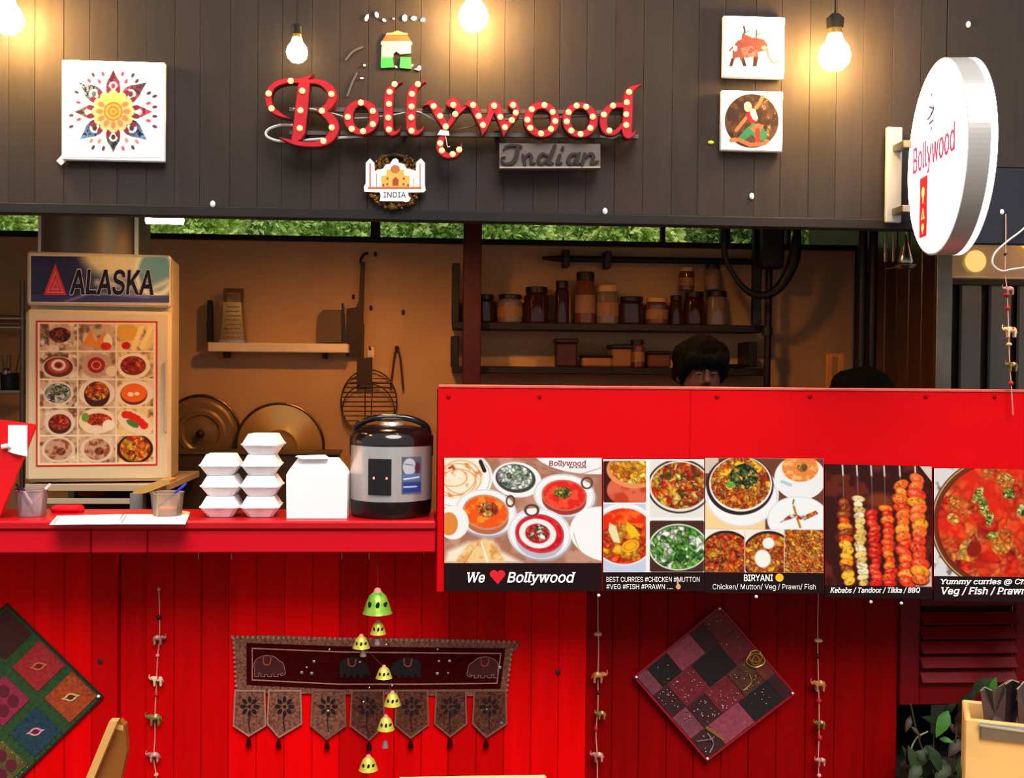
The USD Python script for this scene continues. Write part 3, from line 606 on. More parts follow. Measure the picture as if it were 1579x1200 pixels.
# the smaller grey name board
ind = thing('name_board', 'grey board with dark script lettering Indian, hung under the red word sign', 'sign', (PX(848, 240), -0.03, PZ(848, 258)))
GREYB = mat('grey_board', (120, 106, 98), 0.6, var=0.2, scale=9); GREYL = mat('dark_lettering', (48, 36, 34), 0.6)
part(ind, 'board', traced(poly(B(395, 497), B(1163, 503), B(1163, 686), B(395, 688)), -0.06, 0.045), GREYB)
part(ind, 'edge_strip', traced(poly(B(395, 676), B(1163, 674), B(1163, 686), B(395, 688)), -0.064, 0.004), mat('pale_strip', (176, 164, 152), 0.5))
for x in (430, 1120): part(ind, 'hanger', traced(poly(B(x, 470), B(x + 18, 470), B(x + 18, 500), B(x, 500)), -0.045, 0.02), BLACK)
GL = [[(425, 545, 10), (450, 520, 18), (500, 512, 20), (562, 520, 18)], [(540, 520, 30), (522, 600, 34), (490, 645, 26), (440, 652, 18), (412, 630, 12), (412, 605, 8), (440, 600, 8)], [(575, 585, 18), (592, 655, 22)], [(580, 615, 14), (620, 578, 18), (640, 600, 24), (638, 645, 22), (668, 645, 12)],
      [(760, 590, 18), (720, 578, 20), (692, 620, 26), (712, 655, 20), (752, 630, 18)], [(818, 515, 28), (788, 590, 30), (770, 645, 28), (805, 648, 10)], [(856, 590, 26), (838, 645, 26), (872, 645, 10)], [(876, 536, 24), (880, 530, 24)],
      [(992, 582, 20), (945, 582, 22), (918, 628, 26), (945, 656, 18), (985, 605, 18)], [(1004, 575, 24), (982, 645, 26), (1015, 645, 10)], [(1044, 578, 24), (1026, 660, 24)], [(1036, 614, 14), (1088, 575, 20), (1112, 600, 26), (1100, 648, 26), (1150, 632, 10)]]
for group in (GL[:2], GL[2:4], GL[4:6], GL[6:8], GL[8:10], GL[10:]): part(ind, 'letter', traced(U([st(B, *g) for g in group]), -0.068, 0.0085), GREYL)
# ================================================================== bulbs on their cords
BGLASS = {}
FILAMENT = lambda k: glow(f'bulb_glow_{k}', (255, 206, 120) if k < 3 else (255, 214, 140), (0, 260, 290, 30)[k])
SOCK = mat('socket_black', (26, 22, 20), 0.5); BRASS = mat('brass', (180, 140, 80), 0.35, 0.9)
def bulb(px, py, Y, k, r, label):
    c = P(px, py, Y); T = thing('hanging_bulb', label, 'light bulb', (c[0], c[1], c[2] - r), 'string of bulbs before the fascia')
    part(T, 'glass_globe', lathe([(0, -r), (r * .5, -r * .87), (r * .87, -r * .5), (r, 0), (r * .87, r * .5), (r * .55, r * .95), (r * .42, r * 1.35), (0, r * 1.36)], c, 24), FILAMENT(k), smooth=True)
    part(T, 'cap', lathe([(0, r * 1.36), (r * .44, r * 1.36), (r * .44, r * 1.65), (0, r * 1.66)], c, 16), BRASS)
    part(T, 'socket', lathe([(0, r * 1.66), (r * .5, r * 1.66), (r * .55, r * 2.3), (r * .25, r * 2.6), (0, r * 2.61)], c, 16), SOCK, smooth=30)
    part(T, 'cord', tube([c + [0, 0, r * 2.55], c + [0, 0.005, 0.35], (c[0], c[1], 3.3)], 0.003, 6), SOCK)
bulb(12, 30, -0.12, 2, 0.05, 'blazing warm bulb at the far left above the mandala picture')
bulb(458, 81, -0.09, 3, 0.036, 'small round bulb just above the letter B of the red sign')
bulb(730, 26, -0.12, 2, 0.05, 'blazing warm bulb at the top, above the middle of the red sign')
bulb(1287, 86, -0.12, 1, 0.054, 'blazing warm bulb right of the elephant picture')

# ================================================================== pictures on the fascia
PAPER = mat('white_canvas', (252, 251, 250), 0.6)
def canvas(x0, y0, x1, y1, pic, name, label, extra=None):
    T = thing(name, label, 'picture', (PX((x0 + x1) / 2, y1), -0.02, PZ((x0 + x1) / 2, y1)))
    part(T, 'board', pbox(x0, y0, x1, y1, -0.028, 0.022, 0.003), PAPER)
    m, c = pic.mesh(flat(-0.0287), 0.84, 1.1); part(T, 'print', m, PRINT, color=c); return T
# mandala
p = Pic(99, 98, 249, 243, 0.75, (255, 255, 255)); M = lambda x, y: (90 + x / 7.27, 90 + y / 7.27)
def petal(tip, root, w, c1, c2, inner):
    (tx, ty), (rx, ry) = M(*tip), M(*root); dx, dy = tx - rx, ty - ry; L = math.hypot(dx, dy); ux, uy = dx / L, dy / L
    pts = [(rx, ry)] + [(rx + ux * L * t + s * -uy * w * h, ry + uy * L * t + s * ux * w * h) for s, seq in ((1, ((.15, .75), (.35, 1), (.55, .85), (.75, .42))), ) for t, h in seq] + [(tx, ty)] + [(rx + ux * L * t + uy * w * h, ry + uy * L * t - ux * w * h) for t, h in ((.75, .42), (.55, .85), (.35, 1), (.15, .75))]
    a = p.poly(pts, c2); p.put(a * np.clip(((p.X - rx) * ux + (p.Y - ry) * uy) / L * 1.6 - .5, 0, 1), c1); p.speck(a, np.array(c2) * .45, 3, int(w * 7), .5)
    cx, cy = rx + ux * L * .38, ry + uy * L * .38; p.ell(cx, cy, w * .62, w * .62, (255, 250, 250)); p.ell(cx, cy, w * .3, w * .36, inner)
petal((615, 130), (615, 420), 11, (70, 50, 70), (196, 70, 100), (214, 60, 90)); petal((990, 270), (700, 480), 12.5, (64, 60, 84), (200, 90, 110), (120, 60, 80)); petal((1050, 600), (800, 600), 9, (214, 60, 90), (180, 80, 100), (250, 240, 240))
petal((990, 915), (720, 700), 12.5, (120, 180, 240), (74, 64, 84), (60, 60, 90)); petal((615, 1050), (615, 780), 11, (90, 100, 104), (96, 80, 84), (50, 56, 56)); petal((240, 910), (510, 700), 12.5, (110, 180, 244), (80, 70, 90), (60, 50, 70))
petal((180, 600), (430, 600), 9, (130, 96, 90), (150, 110, 104), (250, 240, 240)); petal((235, 270), (500, 480), 12.5, (190, 214, 240), (90, 90, 100), (100, 110, 120))
for k in range(16):
    t = k * math.pi / 8 + .2; x, y = M(615 + 255 * math.cos(t), 600 + 240 * math.sin(t)); p.ell(x, y, 7, 4, (130, 50, 70), math.degrees(t))
cx, cy = M(615, 595)
for k in range(12):
    t = k * math.pi / 6; p.ell(cx + 21 * math.cos(t), cy + 21 * math.sin(t), 12, 9, (255, 226 - 20 * (k in (1, 2, 3, 4, 5)), 150), math.degrees(t)); 
for k in range(12):
    t = k * math.pi / 6; p.ell(cx + 21 * math.cos(t), cy + 21 * math.sin(t), 6, 4.2, (250, 140, 90) if k not in (8, 9, 10) else (255, 214, 110), math.degrees(t), 2.5)
p.ell(cx, cy, 14.5, 14.5, (196, 110, 50)); p.ell(cx, cy, 12.5, 12.5, (252, 180, 90)); p.ring(cx, cy, 7, 7, 2, (200, 110, 50)); p.ell(cx, cy, 3, 3, (224, 140, 70))
r = np.random.default_rng(3)
for x, y, c in ((390, 185, 0), (500, 175, 1), (720, 175, 1), (835, 190, 0), (1080, 425, 0), (1080, 545, 0), (1080, 650, 0), (1080, 765, 0), (835, 1000, 0), (725, 1010, 1), (505, 1010, 0), (390, 1000, 0), (145, 765, 0), (145, 640, 0), (225, 495, 1), (230, 685, 1), (1010, 505, 1), (1010, 700, 1), (460, 260, 1), (760, 260, 1), (460, 930, 2), (765, 920, 2), (205, 380, 0), (1015, 390, 0), (345, 250, 1), (880, 255, 0), (370, 925, 2), (880, 935, 2)):
    x, y = M(x, y); t = math.degrees(math.atan2(y - cy, x - cx)); p.ell(x, y, 3.8, 2.3, ((90, 60, 84), (224, 80, 110), (240, 140, 110))[c], t)
T = canvas(95, 94, 254, 248, p, 'mandala_picture', 'white square picture printed with a colourful mandala flower')
part(T, 'corner_tape', traced(poly((87, 248), (96, 238), (102, 248), (94, 255)), -0.012, 0.004), PAPER)
# elephant
p = Pic(1117, 27, 1207, 117, 0.6, (255, 255, 255)); M = lambda x, y: (1100 + x / 5.108, 10 + y / 5.108)
G = lambda *q: [M(*k) for k in q]
EL, DK = (128, 70, 64), (62, 36, 38)
p.poly(G((150, 400), (150, 320), (190, 270), (240, 250), (330, 245), (400, 260), (425, 300), (430, 345), (390, 352), (350, 360), (355, 400), (330, 470), (312, 468), (315, 395), (260, 405), (240, 400), (250, 470), (235, 470), (205, 400), (170, 410), (150, 470), (125, 468)), EL)
for q in (G((125, 470), (150, 470), (160, 410), (140, 410)), G((235, 470), (262, 470), (245, 410), (225, 410)), G((310, 472), (340, 472), (355, 400), (315, 400))): p.poly(q, DK)
p.line(G((425, 340), (432, 390), (460, 435), (490, 445), (510, 428)), 3.4, (150, 100, 100)); p.line(G((128, 348), (150, 322), (160, 320)), 2, DK); p.ell(*M(172, 330), 3.4, 4.6, (250, 236, 236))
a = p.poly(G((215, 330), (300, 310), (350, 330), (330, 390), (240, 405)), (196, 110, 104)); p.speck(a, (120, 50, 56), 3, 4, .5)
p.poly(G((222, 280), (222, 215), (260, 225), (300, 240), (290, 280)), (160, 74, 60)); p.line(G((240, 160), (248, 190), (240, 220)), 3, (70, 60, 70)); p.line(G((242, 210), (285, 192)), 1.6, (90, 80, 90)); p.line(G((340, 190), (338, 240)), 3, (90, 84, 96)); p.line(G((336, 225), (380, 210)), 1.6, (90, 90, 100)); p.ell(*M(400, 325), 4, 3, (220, 180, 150))
canvas(1115, 25, 1210, 120, p, 'elephant_picture', 'white square picture of a decorated elephant carrying riders')
# dancer in a dark disc
p = Pic(1115, 143, 1204, 230, 0.6, (255, 255, 255)); cx, cy = M(302, 902); p.ell(cx, cy, 41.5, 41.5, (58, 38, 28)); a = p.ell(cx, cy, 41.5, 41.5); p.speck(a, (92, 62, 44), 9, 4, .5); p.speck(a * (p.X > cx + 16), (170, 140, 100), 5, 6, .35)
SK = (206, 120, 84)
p.line(G((335, 800), (365, 760), (388, 712)), 5.5, SK); p.line(G((268, 865), (225, 920), (180, 975)), 5, SK); p.poly(G((250, 850), (285, 830), (330, 850), (340, 910), (300, 930), (268, 880)), (170, 40, 50)); p.poly(G((290, 800), (330, 810), (352, 880), (340, 905), (312, 890), (292, 850)), (244, 222, 206)); p.ell(*M(272, 790), 6, 8, (236, 190, 160)); p.ell(*M(265, 775), 4.5, 3.5, (240, 220, 200))
p.poly(G((190, 1040), (240, 980), (310, 920), (380, 930), (420, 1000), (415, 1060), (360, 1060), (300, 1010), (240, 1060)), (60, 130, 90)); p.poly(G((290, 960), (350, 920), (400, 935), (370, 985), (320, 990)), (214, 110, 80)); p.poly(G((330, 960), (365, 960), (370, 1075), (330, 1070)), (180, 60, 44))
p.line(G((140, 1055), (200, 1050), (290, 1090), (400, 1080), (425, 1060)), 6, (230, 110, 80)); p.ell(*M(165, 1050), 5, 3.5, SK)
canvas(1112, 140, 1207, 233, p, 'dancer_picture', 'white square picture of a dancer inside a dark round disc')

# ================================================================== cut-out stickers on the fascia
G = lambda M, *q: poly(*[M(*k) for k in q])
M = lambda x, y: (545 + x / 10, 10 + y / 10)
T = thing('arch_sticker', 'small orange, cream and green paper arch cut-out above the red sign', 'sticker', (PX(611, 105), -0.006, PZ(611, 106)))
OR, OR2, CR, GR = mat('orange_paper', (232, 92, 52), 0.6), mat('light_orange_paper', (250, 150, 100), 0.6), mat('cream_paper', (255, 244, 180), 0.6), mat('green_paper', (60, 186, 84), 0.6)
part(T, 'roof', traced(G(M, (440, 535), (500, 440), (830, 440), (890, 535)), -0.008, 0.006), OR)
part(T, 'cornice', traced(G(M, (500, 440), (510, 410), (600, 400), (680, 370), (760, 400), (835, 410), (830, 440)), -0.009, 0.006), OR2)
part(T, 'wall', traced(G(M, (440, 530), (420, 570), (440, 595), (430, 785), (605, 785), (620, 720), (655, 690), (700, 715), (712, 735), (885, 720), (885, 595), (908, 565), (885, 530)), -0.0075, 0.006), CR)
for q in (((425, 785), (605, 785), (625, 940), (420, 945)), ((725, 780), (888, 785), (895, 965), (712, 945))): part(T, 'pillar', traced(G(M, *q), -0.0075, 0.006), GR)
r = np.random.default_rng(8)
SCRAP = ['leftmost of the torn paper scraps in the row above the arch', 'second torn paper scrap from the left above the arch', 'third torn paper scrap from the left above the arch', 'tiny torn paper scrap in the middle of the row above the arch', 'tallest bright torn paper scrap above the arch roof', 'second brightest torn paper scrap above and right of the arch', 'rightmost creamy torn paper scrap above the arch', 'small torn paper scrap left of the green pillar of the arch', 'upper slanted torn paper scrap right of the green pillar', 'lower slanted torn paper scrap right of the green pillar', 'upright torn paper scrap farthest right of the green pillar', 'flat torn paper scrap low at the left below the arch', 'thin torn paper scrap touching the foot of the right green pillar']
SI = iter(SCRAP)
for x, y, rx, ry, ro in ((215, 170, 28, 55, 20), (340, 125, 30, 45, 0), (485, 210, 32, 22, 30), (605, 185, 20, 14, 0), (770, 175, 38, 55, 20), (938, 180, 46, 34, 0), (1075, 205, 40, 28, -20), (205, 905, 22, 18, 0), (1000, 920, 45, 14, -40), (985, 965, 38, 12, 0), (1085, 950, 30, 40, 15), (210, 1105, 30, 14, 0), (745, 930, 26, 14, 30)):
    single('paper_scrap', traced(sa.affine_transform(ell(x / 10, y / 10, rx / 10, ry / 10, ro, 3), [1, r.uniform(-.15, .15), 0, 1, 545, 10]), -0.006, 0.004), PAPER, next(SI), 'paper scrap', 'torn paper remnants around the arch')
for pts, n in (([(400 + 470 / 3.53, 325 / 3.53), (400 + 510 / 3.53, 280 / 3.53), (400 + 560 / 3.53, 256 / 3.53)], 0), ([(400 + 480 / 3.53, 520 / 3.53), (400 + 505 / 3.53, 450 / 3.53), (400 + 530 / 3.53, 400 / 3.53)], 1)):
    single('black_tape', traced(stroke([(x, y, 3) for x, y in pts]), -0.006, 0.003), mat('grey_tape', (96, 88, 84), 0.4), ('curled grey tape strip left of the little arch', 'dull tape strip between the sign letters B and l')[n], 'tape')
M = lambda x, y: (550 + x / 11.425, 225 + y / 11.425)
GOLD = mat('gold_tinsel', (150, 104, 48), 0.35, 0.6, var=0.6, scale=60)
T = thing('gold_wreath', 'round gold tinsel wreath behind the white monument sticker', 'wreath', (PX(607, 318), -0.004, PZ(607, 319)))
r = np.random.default_rng(5); tuft = []
for k in range(420):
    t, rad = r.uniform(0, 2 * np.pi), r.uniform(29, 45); x, y = 609 + rad * .95 * math.cos(t), 279 + rad * 0.97 * math.sin(t)
    if abs(math.sin(t) + 1) < .06: continue
    tuft.append(ball(P(x, y, r.uniform(-0.024, -0.008)), (r.uniform(.004, .009), .003, r.uniform(.004, .009)), 0))
part(T, 'tinsel', [turned(m, r.uniform(0, 180), [0, 1, 0], m.centroid) for m in tuft], GOLD, kind='stuff')
part(T, 'ring', tube([P(607 + 35 * math.cos(t), 273 + 34 * math.sin(t), -0.011) for t in np.linspace(0, 2 * np.pi, 40)], 0.007, 8), mat('gold_dark', (84, 56, 28), 0.5, 0.4))
T = thing('monument_sticker', 'white cut-out sticker of a domed monument with minarets reading INDIA', 'sticker', (PX(607, 308), -0.03, PZ(607, 309)))
mon = U([G(M, (140, 800), (130, 730), (165, 660), (165, 300), (235, 228), (305, 300), (310, 450), (370, 428), (460, 410), (520, 330), (590, 320), (640, 240), (690, 222), (728, 250), (735, 300), (840, 330), (870, 400), (1000, 430), (1045, 450), (1055, 290), (1130, 225), (1195, 300), (1195, 680), (1210, 780), (1180, 810), (900, 815), (905, 880), (945, 920), (920, 970), (860, 985), (820, 968), (410, 965), (430, 880), (410, 812))]).buffer(0.6)
part(T, 'card', traced(mon, -0.032, 0.006), PAPER)
S1, S2, S3 = mat('sandstone_print', (244, 190, 90), 0.6), mat('ochre_print', (214, 120, 60), 0.6), mat('rust_print', (190, 70, 40), 0.6)
part(T, 'facade', traced(G(M, (440, 720), (430, 530), (520, 520), (530, 420), (830, 420), (840, 520), (935, 530), (930, 720)), -0.033, 0.0012), S1)
part(T, 'dome', traced(U([ell(*M(680, 410), 7, 6), G(M, (620, 390), (660, 330), (740, 390), (760, 440), (600, 440))]), -0.0335, 0.0012), S2)
part(T, 'terrace', traced(G(M, (200, 722), (1140, 722), (1140, 752), (200, 752)), -0.0335, 0.0012), S2)
part(T, 'doorway', traced(U([G(M, (632, 700), (632, 600), (685, 545), (740, 600), (735, 700))]), -0.0336, 0.0012), S3)
for x, y in ((540, 575), (830, 575), (540, 675), (825, 675), (470, 690), (905, 690)): part(T, 'window', traced(ell(*M(x, y), 1.7, 2.0), -0.0336, 0.0012), S3)
for x, y0, w, m in ((237, 310, 20, S3), (1118, 320, 18, S2), (350, 490, 8, S2), (1003, 580, 8, S2)): part(T, 'minaret', traced(G(M, (x - w / 2, y0), (x + w / 2, y0), (x + w / 2, 722), (x - w / 2, 722)), -0.0334, 0.0012), m)
part(T, 'lettering', traced(text_px('INDIA', *(M(475, 0)[0], M(865, 0)[0]), M(0, 905)[1], 8.0), -0.033, 0.001), mat('grey_ink', (96, 84, 100), 0.6))

single('yellow_dot', ball((PX(1096, 220), -0.003, PZ(1096, 220)), (0.011, 0.004, 0.007), 1), mat('yellow_dot', (226, 220, 30), 0.5), 'tiny yellow sticker dot left of the dancer picture', 'sticker')
# ================================================================== round projecting light box
al = math.radians(8.0); e1, nn = np.array([-math.sin(al), -math.cos(al), 0]), np.array([-math.cos(al), math.sin(al), 0])   # along the face towards us; out of the left face
R = 0.305; far = np.array([1.352, -0.08, 0]); zc = PZ(1440, 247, -0.35) 
C0 = far + e1 * R; C0[2] = zc
def face(u, v, h=0.0): return C0 + e1 * u + np.array([0, 0, 1]) * v + nn * h       # u towards the viewer, v up, h out
Rm = np.eye(4); Rm[:3, 0], Rm[:3, 1], Rm[:3, 2], Rm[:3, 3] = e1, [0, 0, 1], np.cross(e1, [0, 0, 1]), C0
sgn = 1 if np.dot(np.cross(e1, [0, 0, 1]), nn) > 0 else -1
def onface(shape, h0, h1):
    m = trimesh.util.concatenate([trimesh.creation.extrude_polygon(g, h1 - h0, engine='earcut') for g in getattr(shape, 'geoms', [shape])])
    m.apply_translation([0, 0, h0 if sgn > 0 else -h1]); m.apply_transform(Rm); return m
FACE = mat('lit_face', (255, 255, 255), 0.3, emit=(250, 252, 255), strength=1.0)
RIM = mat('light_box_rim', (196, 190, 184), 0.35, 0.3)
T = thing('light_box_sign', 'round white lit box sign reading Bollywood, projecting from the fascia on a bracket', 'sign', (C0[0], C0[1], C0[2] - R))
circ = sg.Point(0, 0).buffer(R, 32)
part(T, 'lit_face', onface(circ.buffer(-0.006), -0.004, 0.003), FACE)
part(T, 'rim', onface(circ.difference(circ.buffer(-0.012)), -0.062, 0.0), RIM)
part(T, 'lit_face', onface(circ.buffer(-0.006), -0.083, -0.07), FACE)
part(T, 'lit_rim', onface(circ.difference(circ.buffer(-0.012)), -0.0825, -0.0625), FACE)
part(T, 'closing_panel', onface(circ.buffer(-0.012), -0.069, -0.064), RIM)
def onbox(text, u0, u1, v, cap, **k):
    s = text_px(text, u0 * 1e3, u1 * 1e3, -v * 1e3, cap * 1e3, **k); return sa.scale(s, 1e-3, -1e-3, origin=(0, 0))
part(T, 'lettering', onface(onbox('Bollywood', -0.232, 0.19, -0.01, 0.085, bold=False), 0.003, 0.0042), mat('magenta_ink', (206, 40, 130), 0.5))
part(T, 'red_strip', onface(sg.box(-0.15, -0.235, -0.075, -0.04), 0.003, 0.0042), mat('strip_red', (222, 26, 44), 0.5, emit=(222, 26, 44), strength=0.25))
IC = lambda s: sa.translate(s, .004, .0)
ICON = mat('icon_cream', (255, 220, 160), 0.5, emit=(255, 220, 150), strength=0.3)
part(T, 'icon', [onface(IC(s), 0.0042, 0.0052) for s in (U([ell(-.118, -.09, .016, .018), sg.box(-.122, -.125, -.112, -.1)]), sg.Polygon([(-.138, -.178), (-.117, -.14), (-.098, -.178)]).difference(sg.Polygon([(-.126, -.17), (-.117, -.155), (-.11, -.17)])), U([ell(-.117, -.205, .014, .014), sg.box(-.122, -.226, -.112, -.2)]))], ICON, kind='stuff')
part(T, 'blue_mark', [onface(stroke([(x / 1000, y / 1000, .007) for x, y in q], 4), 0.003, 0.0042) for q in ([(-60, 175), (-20, 160), (-50, 150)], [(-80, 140), (-40, 148), (-20, 165)], [(-60, 122), (-25, 125)], [(-42, 100), (-40, 104)], [(-45, 210), (-40, 214)])], mat('blue_ink', (70, 60, 130), 0.5), kind='stuff')
part(T, 'mounting_plate', box(far[0] - 0.055, far[0] + 0.0, -0.03, -0.012, PZ(1393, 344, -.02), PZ(1393, 197, -.02), 0.003), mat('grey_plate', (200, 198, 194), 0.5))
part(T, 'arm', [box(far[0] - 0.035, far[0] - 0.005, -0.12, -0.03, z - .012, z + .012, .002) for z in (zc - .12, zc + .1)], DULLSTEEL, kind='stuff')
single('white_cable', tube(W3([(1600, 325), (1579, 352), (1556, 370), (1536, 388), (1530, 402), (1534, 412), (1546, 418), (1562, 415), (1600, 410)], -0.03), 0.0035, 6), WIRE, 'thin white cable looping below the navy panel by the round sign', 'cable')
# ================================================================== greenery behind the kitchen
def leafmat(name, rgb, rgb2):
    MATS[name] = usdkit.material(stage, '/World/Looks/' + name, {
        't': ('geometry', {}), 'n': ('noise_texture', {'scale': 6.0, 'detail': 3.0}), 'r': ('rgb_ramp', {'ramp': [(0.35, tuple(lin(rgb))), (0.65, tuple(lin(rgb2)))]}),
        'p': ('principled_bsdf', {'roughness': 0.45, 'specular_ior_level': 0.3}), 's': ('translucent_bsdf', {}), 'x': ('mix_closure', {'fac': 0.45})},
        [('t.position', 'n.vector'), ('n.fac', 'r.fac'), ('r.color', 'p.base_color'), ('r.color', 's.color'), ('p.BSDF', 'x.closure1'), ('s.BSDF', 'x.closure2')], surface='x.closure')
    return MATS[name]
LEAF = [leafmat('leaf_fresh', (130, 170, 60), (226, 240, 150)), leafmat('leaf_mid', (90, 140, 50), (200, 224, 130)), leafmat('leaf_olive', (70, 100, 36), (150, 170, 90))]
BARK = mat('bark', (84, 66, 48), 0.9, var=0.4, scale=12)
def leaves(n, c, spread, size, seed, droop=0.4):
    """Many small pointed leaves with a fold, as one mesh."""
    r = np.random.default_rng(seed); q = r.normal(size=(n, 3)); q /= np.linalg.norm(q, axis=1, keepdims=True)
    c = np.asarray(c) + q * np.asarray(spread) * r.uniform(0.45, 1, (n, 1)) ** .5
    d = q * 0.7 + r.normal(size=(n, 3)) * .7 + [0, 0, -droop]; d /= np.linalg.norm(d, axis=1, keepdims=True)
    s = np.cross(d, r.normal(size=(n, 3))); s /= np.linalg.norm(s, axis=1, keepdims=True); u = np.cross(d, s)
    L = size * r.uniform(.7, 1.3, (n, 1)); W = L * .3
    v = np.stack([c, c + d * L * .45 + s * W + u * W * .35, c + d * L * .45, c + d * L * .45 - s * W + u * W * .35, c + d * L], 1).reshape(-1, 3)
    i = np.arange(n)[:, None] * 5; f = np.concatenate([i + [0, 2, 1], i + [0, 3, 2], i + [1, 2, 4], i + [2, 3, 4]])
    return trimesh.Trimesh(v, f, process=False)
for k, (x, y, h, m, lab) in enumerate(((-3.3, 4.5, 2.62, 0, 'bright yellow-green bush behind the kitchen at the far left'), (-2.1, 4.25, 2.5, 0, 'fresh green bush behind the window gap by the steel duct'), (-1.0, 4.5, 2.52, 1, 'pale green bush behind the window gap above the small shelf'), (0.05, 4.25, 2.7, 1, 'mid green bush behind the window gap right of the mullion'), (1.1, 4.5, 2.75, 0, 'leafy bush behind the window gap above the jar shelf'), (2.15, 4.25, 2.7, 2, 'dark olive bush behind the right end of the window gap'), (3.2, 4.5, 2.8, 2, 'dark bush beyond the right end of the kitchen'), *((x + .52, 5.8 + .2 * (i % 2), 2.72 + .1 * (i % 3), (0, 1, 1, 0, 2, 2)[i], l) for i, (x, l) in enumerate(((-3.6, 'farther yellow-green bush at the far left behind the first row'), (-2.45, 'farther pale bush seen just right of the steel duct'), (-1.3, 'farther pale bush in the middle of the long window gap'), (-.1, 'farther green bush just right of the window mullion'), (1.05, 'farther olive bush behind the thin window bar'), (2.2, 'farther dark bush at the right end of the window gap')))))):
    h += .36
    T = thing('bush', lab, 'bush', (x, y, 0), 'bushes behind the kitchen')
    part(T, 'foliage', leaves(9000, (x, y, h - .55), (.47, .5, .62), 0.06, 60 + k), LEAF[m], kind='stuff')
    part(T, 'stem', [tube([(x, y, 0), (x + .05, y, .8), (x - .04, y, h - .7)], [.05, .04, .02], 8)] + [tube([(x, y, .7), (x + .2 * math.cos(a), y + .2 * math.sin(a), h - .7)], [.025, .01], 6) for a in (0, 2, 4)], BARK)
# ================================================================== interior: fridge, rack, duct, lamps
CREAM = mat('fridge_cream', (214, 196, 160), 0.4, var=0.06, scale=3); CREAM2 = mat('fridge_door', (228, 206, 162), 0.35)
FYY = 0.75
fb = P(155, 745, FYY); fz0, fz1 = PZ(150, 744, FYY), PZ(155, 391, FYY); fx0, fx1 = PX(42, 570, FYY), PX(264, 570, FYY)
T = thing('display_fridge', 'cream upright drinks fridge with a blue header reading ALASKA', 'fridge', (fb[0], FYY, fz0))
fx = UsdGeom.Xformable(stage.GetPrimAtPath(T.path)); fx.AddRotateZOp().Set(7.0); fx.AddScaleOp().Set(Gf.Vec3f(0.968, 1, 1))
part(T, 'cabinet', box(fx0, fx1, FYY + 0.05, FYY + 0.33, fz0, fz1, 0.012), CREAM)
hz = PZ(150, 474, FYY)
part(T, 'header_frame', box(fx0, fx1, FYY - 0.005, FYY + 0.049, hz + .004, fz1, 0.008), CREAM)
p = Pic(48, 396, 262, 466, 1.0, (40, 34, 60)); a = np.clip((p.X - 110) / 120, 0, 1); p.put(a, (120, 150, 150)); b = p.ell(185, 392, 60, 38, None, 5, 14); p.put(b * .9, (236, 214, 150)); p.put(p.soft(p.d_ell(236, 420, 26, 34), 8) * .9, (110, 150, 140)); p.put(p.soft(np.abs(p.d_ell(240, 418, 30, 36)) - 4, 5) * .9, (240, 226, 180)); p.put(p.soft(p.d_seg([(150, 436), (200, 440), (232, 446), (262, 432)]) - 4, 8) * .8, (236, 220, 170)); p.put(p.rect(48, 455, 262, 466) * .8, (60, 52, 96)); p.put(p.soft(p.d_seg([(100, 466), (140, 452), (230, 458)]) - 1.5, 4) * .7, (160, 150, 190))  # soft cream patch at the top is a lamp highlight painted into the print
m, c = p.mesh(flat(FYY - .0065)); HD = part(T, 'header_print', m, printed('header_print', 0.25, 0.06), color=c)
text = text_px('ALASKA', 107, 237, 453, 36, True, 0.12, False)
part(T, 'lettering', traced(slab(outline('ALASKA', True)) and sa.affine_transform(text, [1, 0, 0, 1, 0, 0]), FYY - .0095, .002), mat('header_black', (20, 12, 18), 0.4))
part(T, 'lettering_outline', traced(text.buffer(1.3), FYY - .0075, .0008), mat('header_pink', (206, 186, 190), 0.4))
M = lambda x, y: (30 + x / 6.316, 380 + y / 6.316)
tri = lambda k: sa.scale(G(M, (347, 170), (455, 478), (232, 478)), k, k, origin=M(350, 400))
part(T, 'triangle_logo', traced(U([tri(1).difference(tri(.74)), tri(.58).difference(tri(.34)), tri(.16)]), FYY - .0095, .002), mat('logo_red', (206, 44, 44), 0.4)); part(T, 'triangle_ground', traced(tri(1), FYY - .0078, .001), mat('logo_pink', (230, 120, 110), 0.4))
dz1 = PZ(150, 479, FYY)
D = part(T, 'door', box(fx0 - .004, fx1 + .004, FYY - 0.012, FYY + 0.046, fz0 + .004, dz1, 0.014), CREAM2)
part(D, 'handle_strip', box(fx1 - .022, fx1 - .012, FYY - .02, FYY - .0125, fz0 + .2, dz1 - .2, .003), CREAM)
p = Pic(55, 495, 243, 719, 0.8, (246, 226, 190)); p.put(np.clip(p.soft(np.maximum(np.abs(p.X - 149) - 91.5, np.abs(p.Y - 607) - 109.5) * -1), 0, 1), (178, 36, 18))
TN = (206, 176, 140)
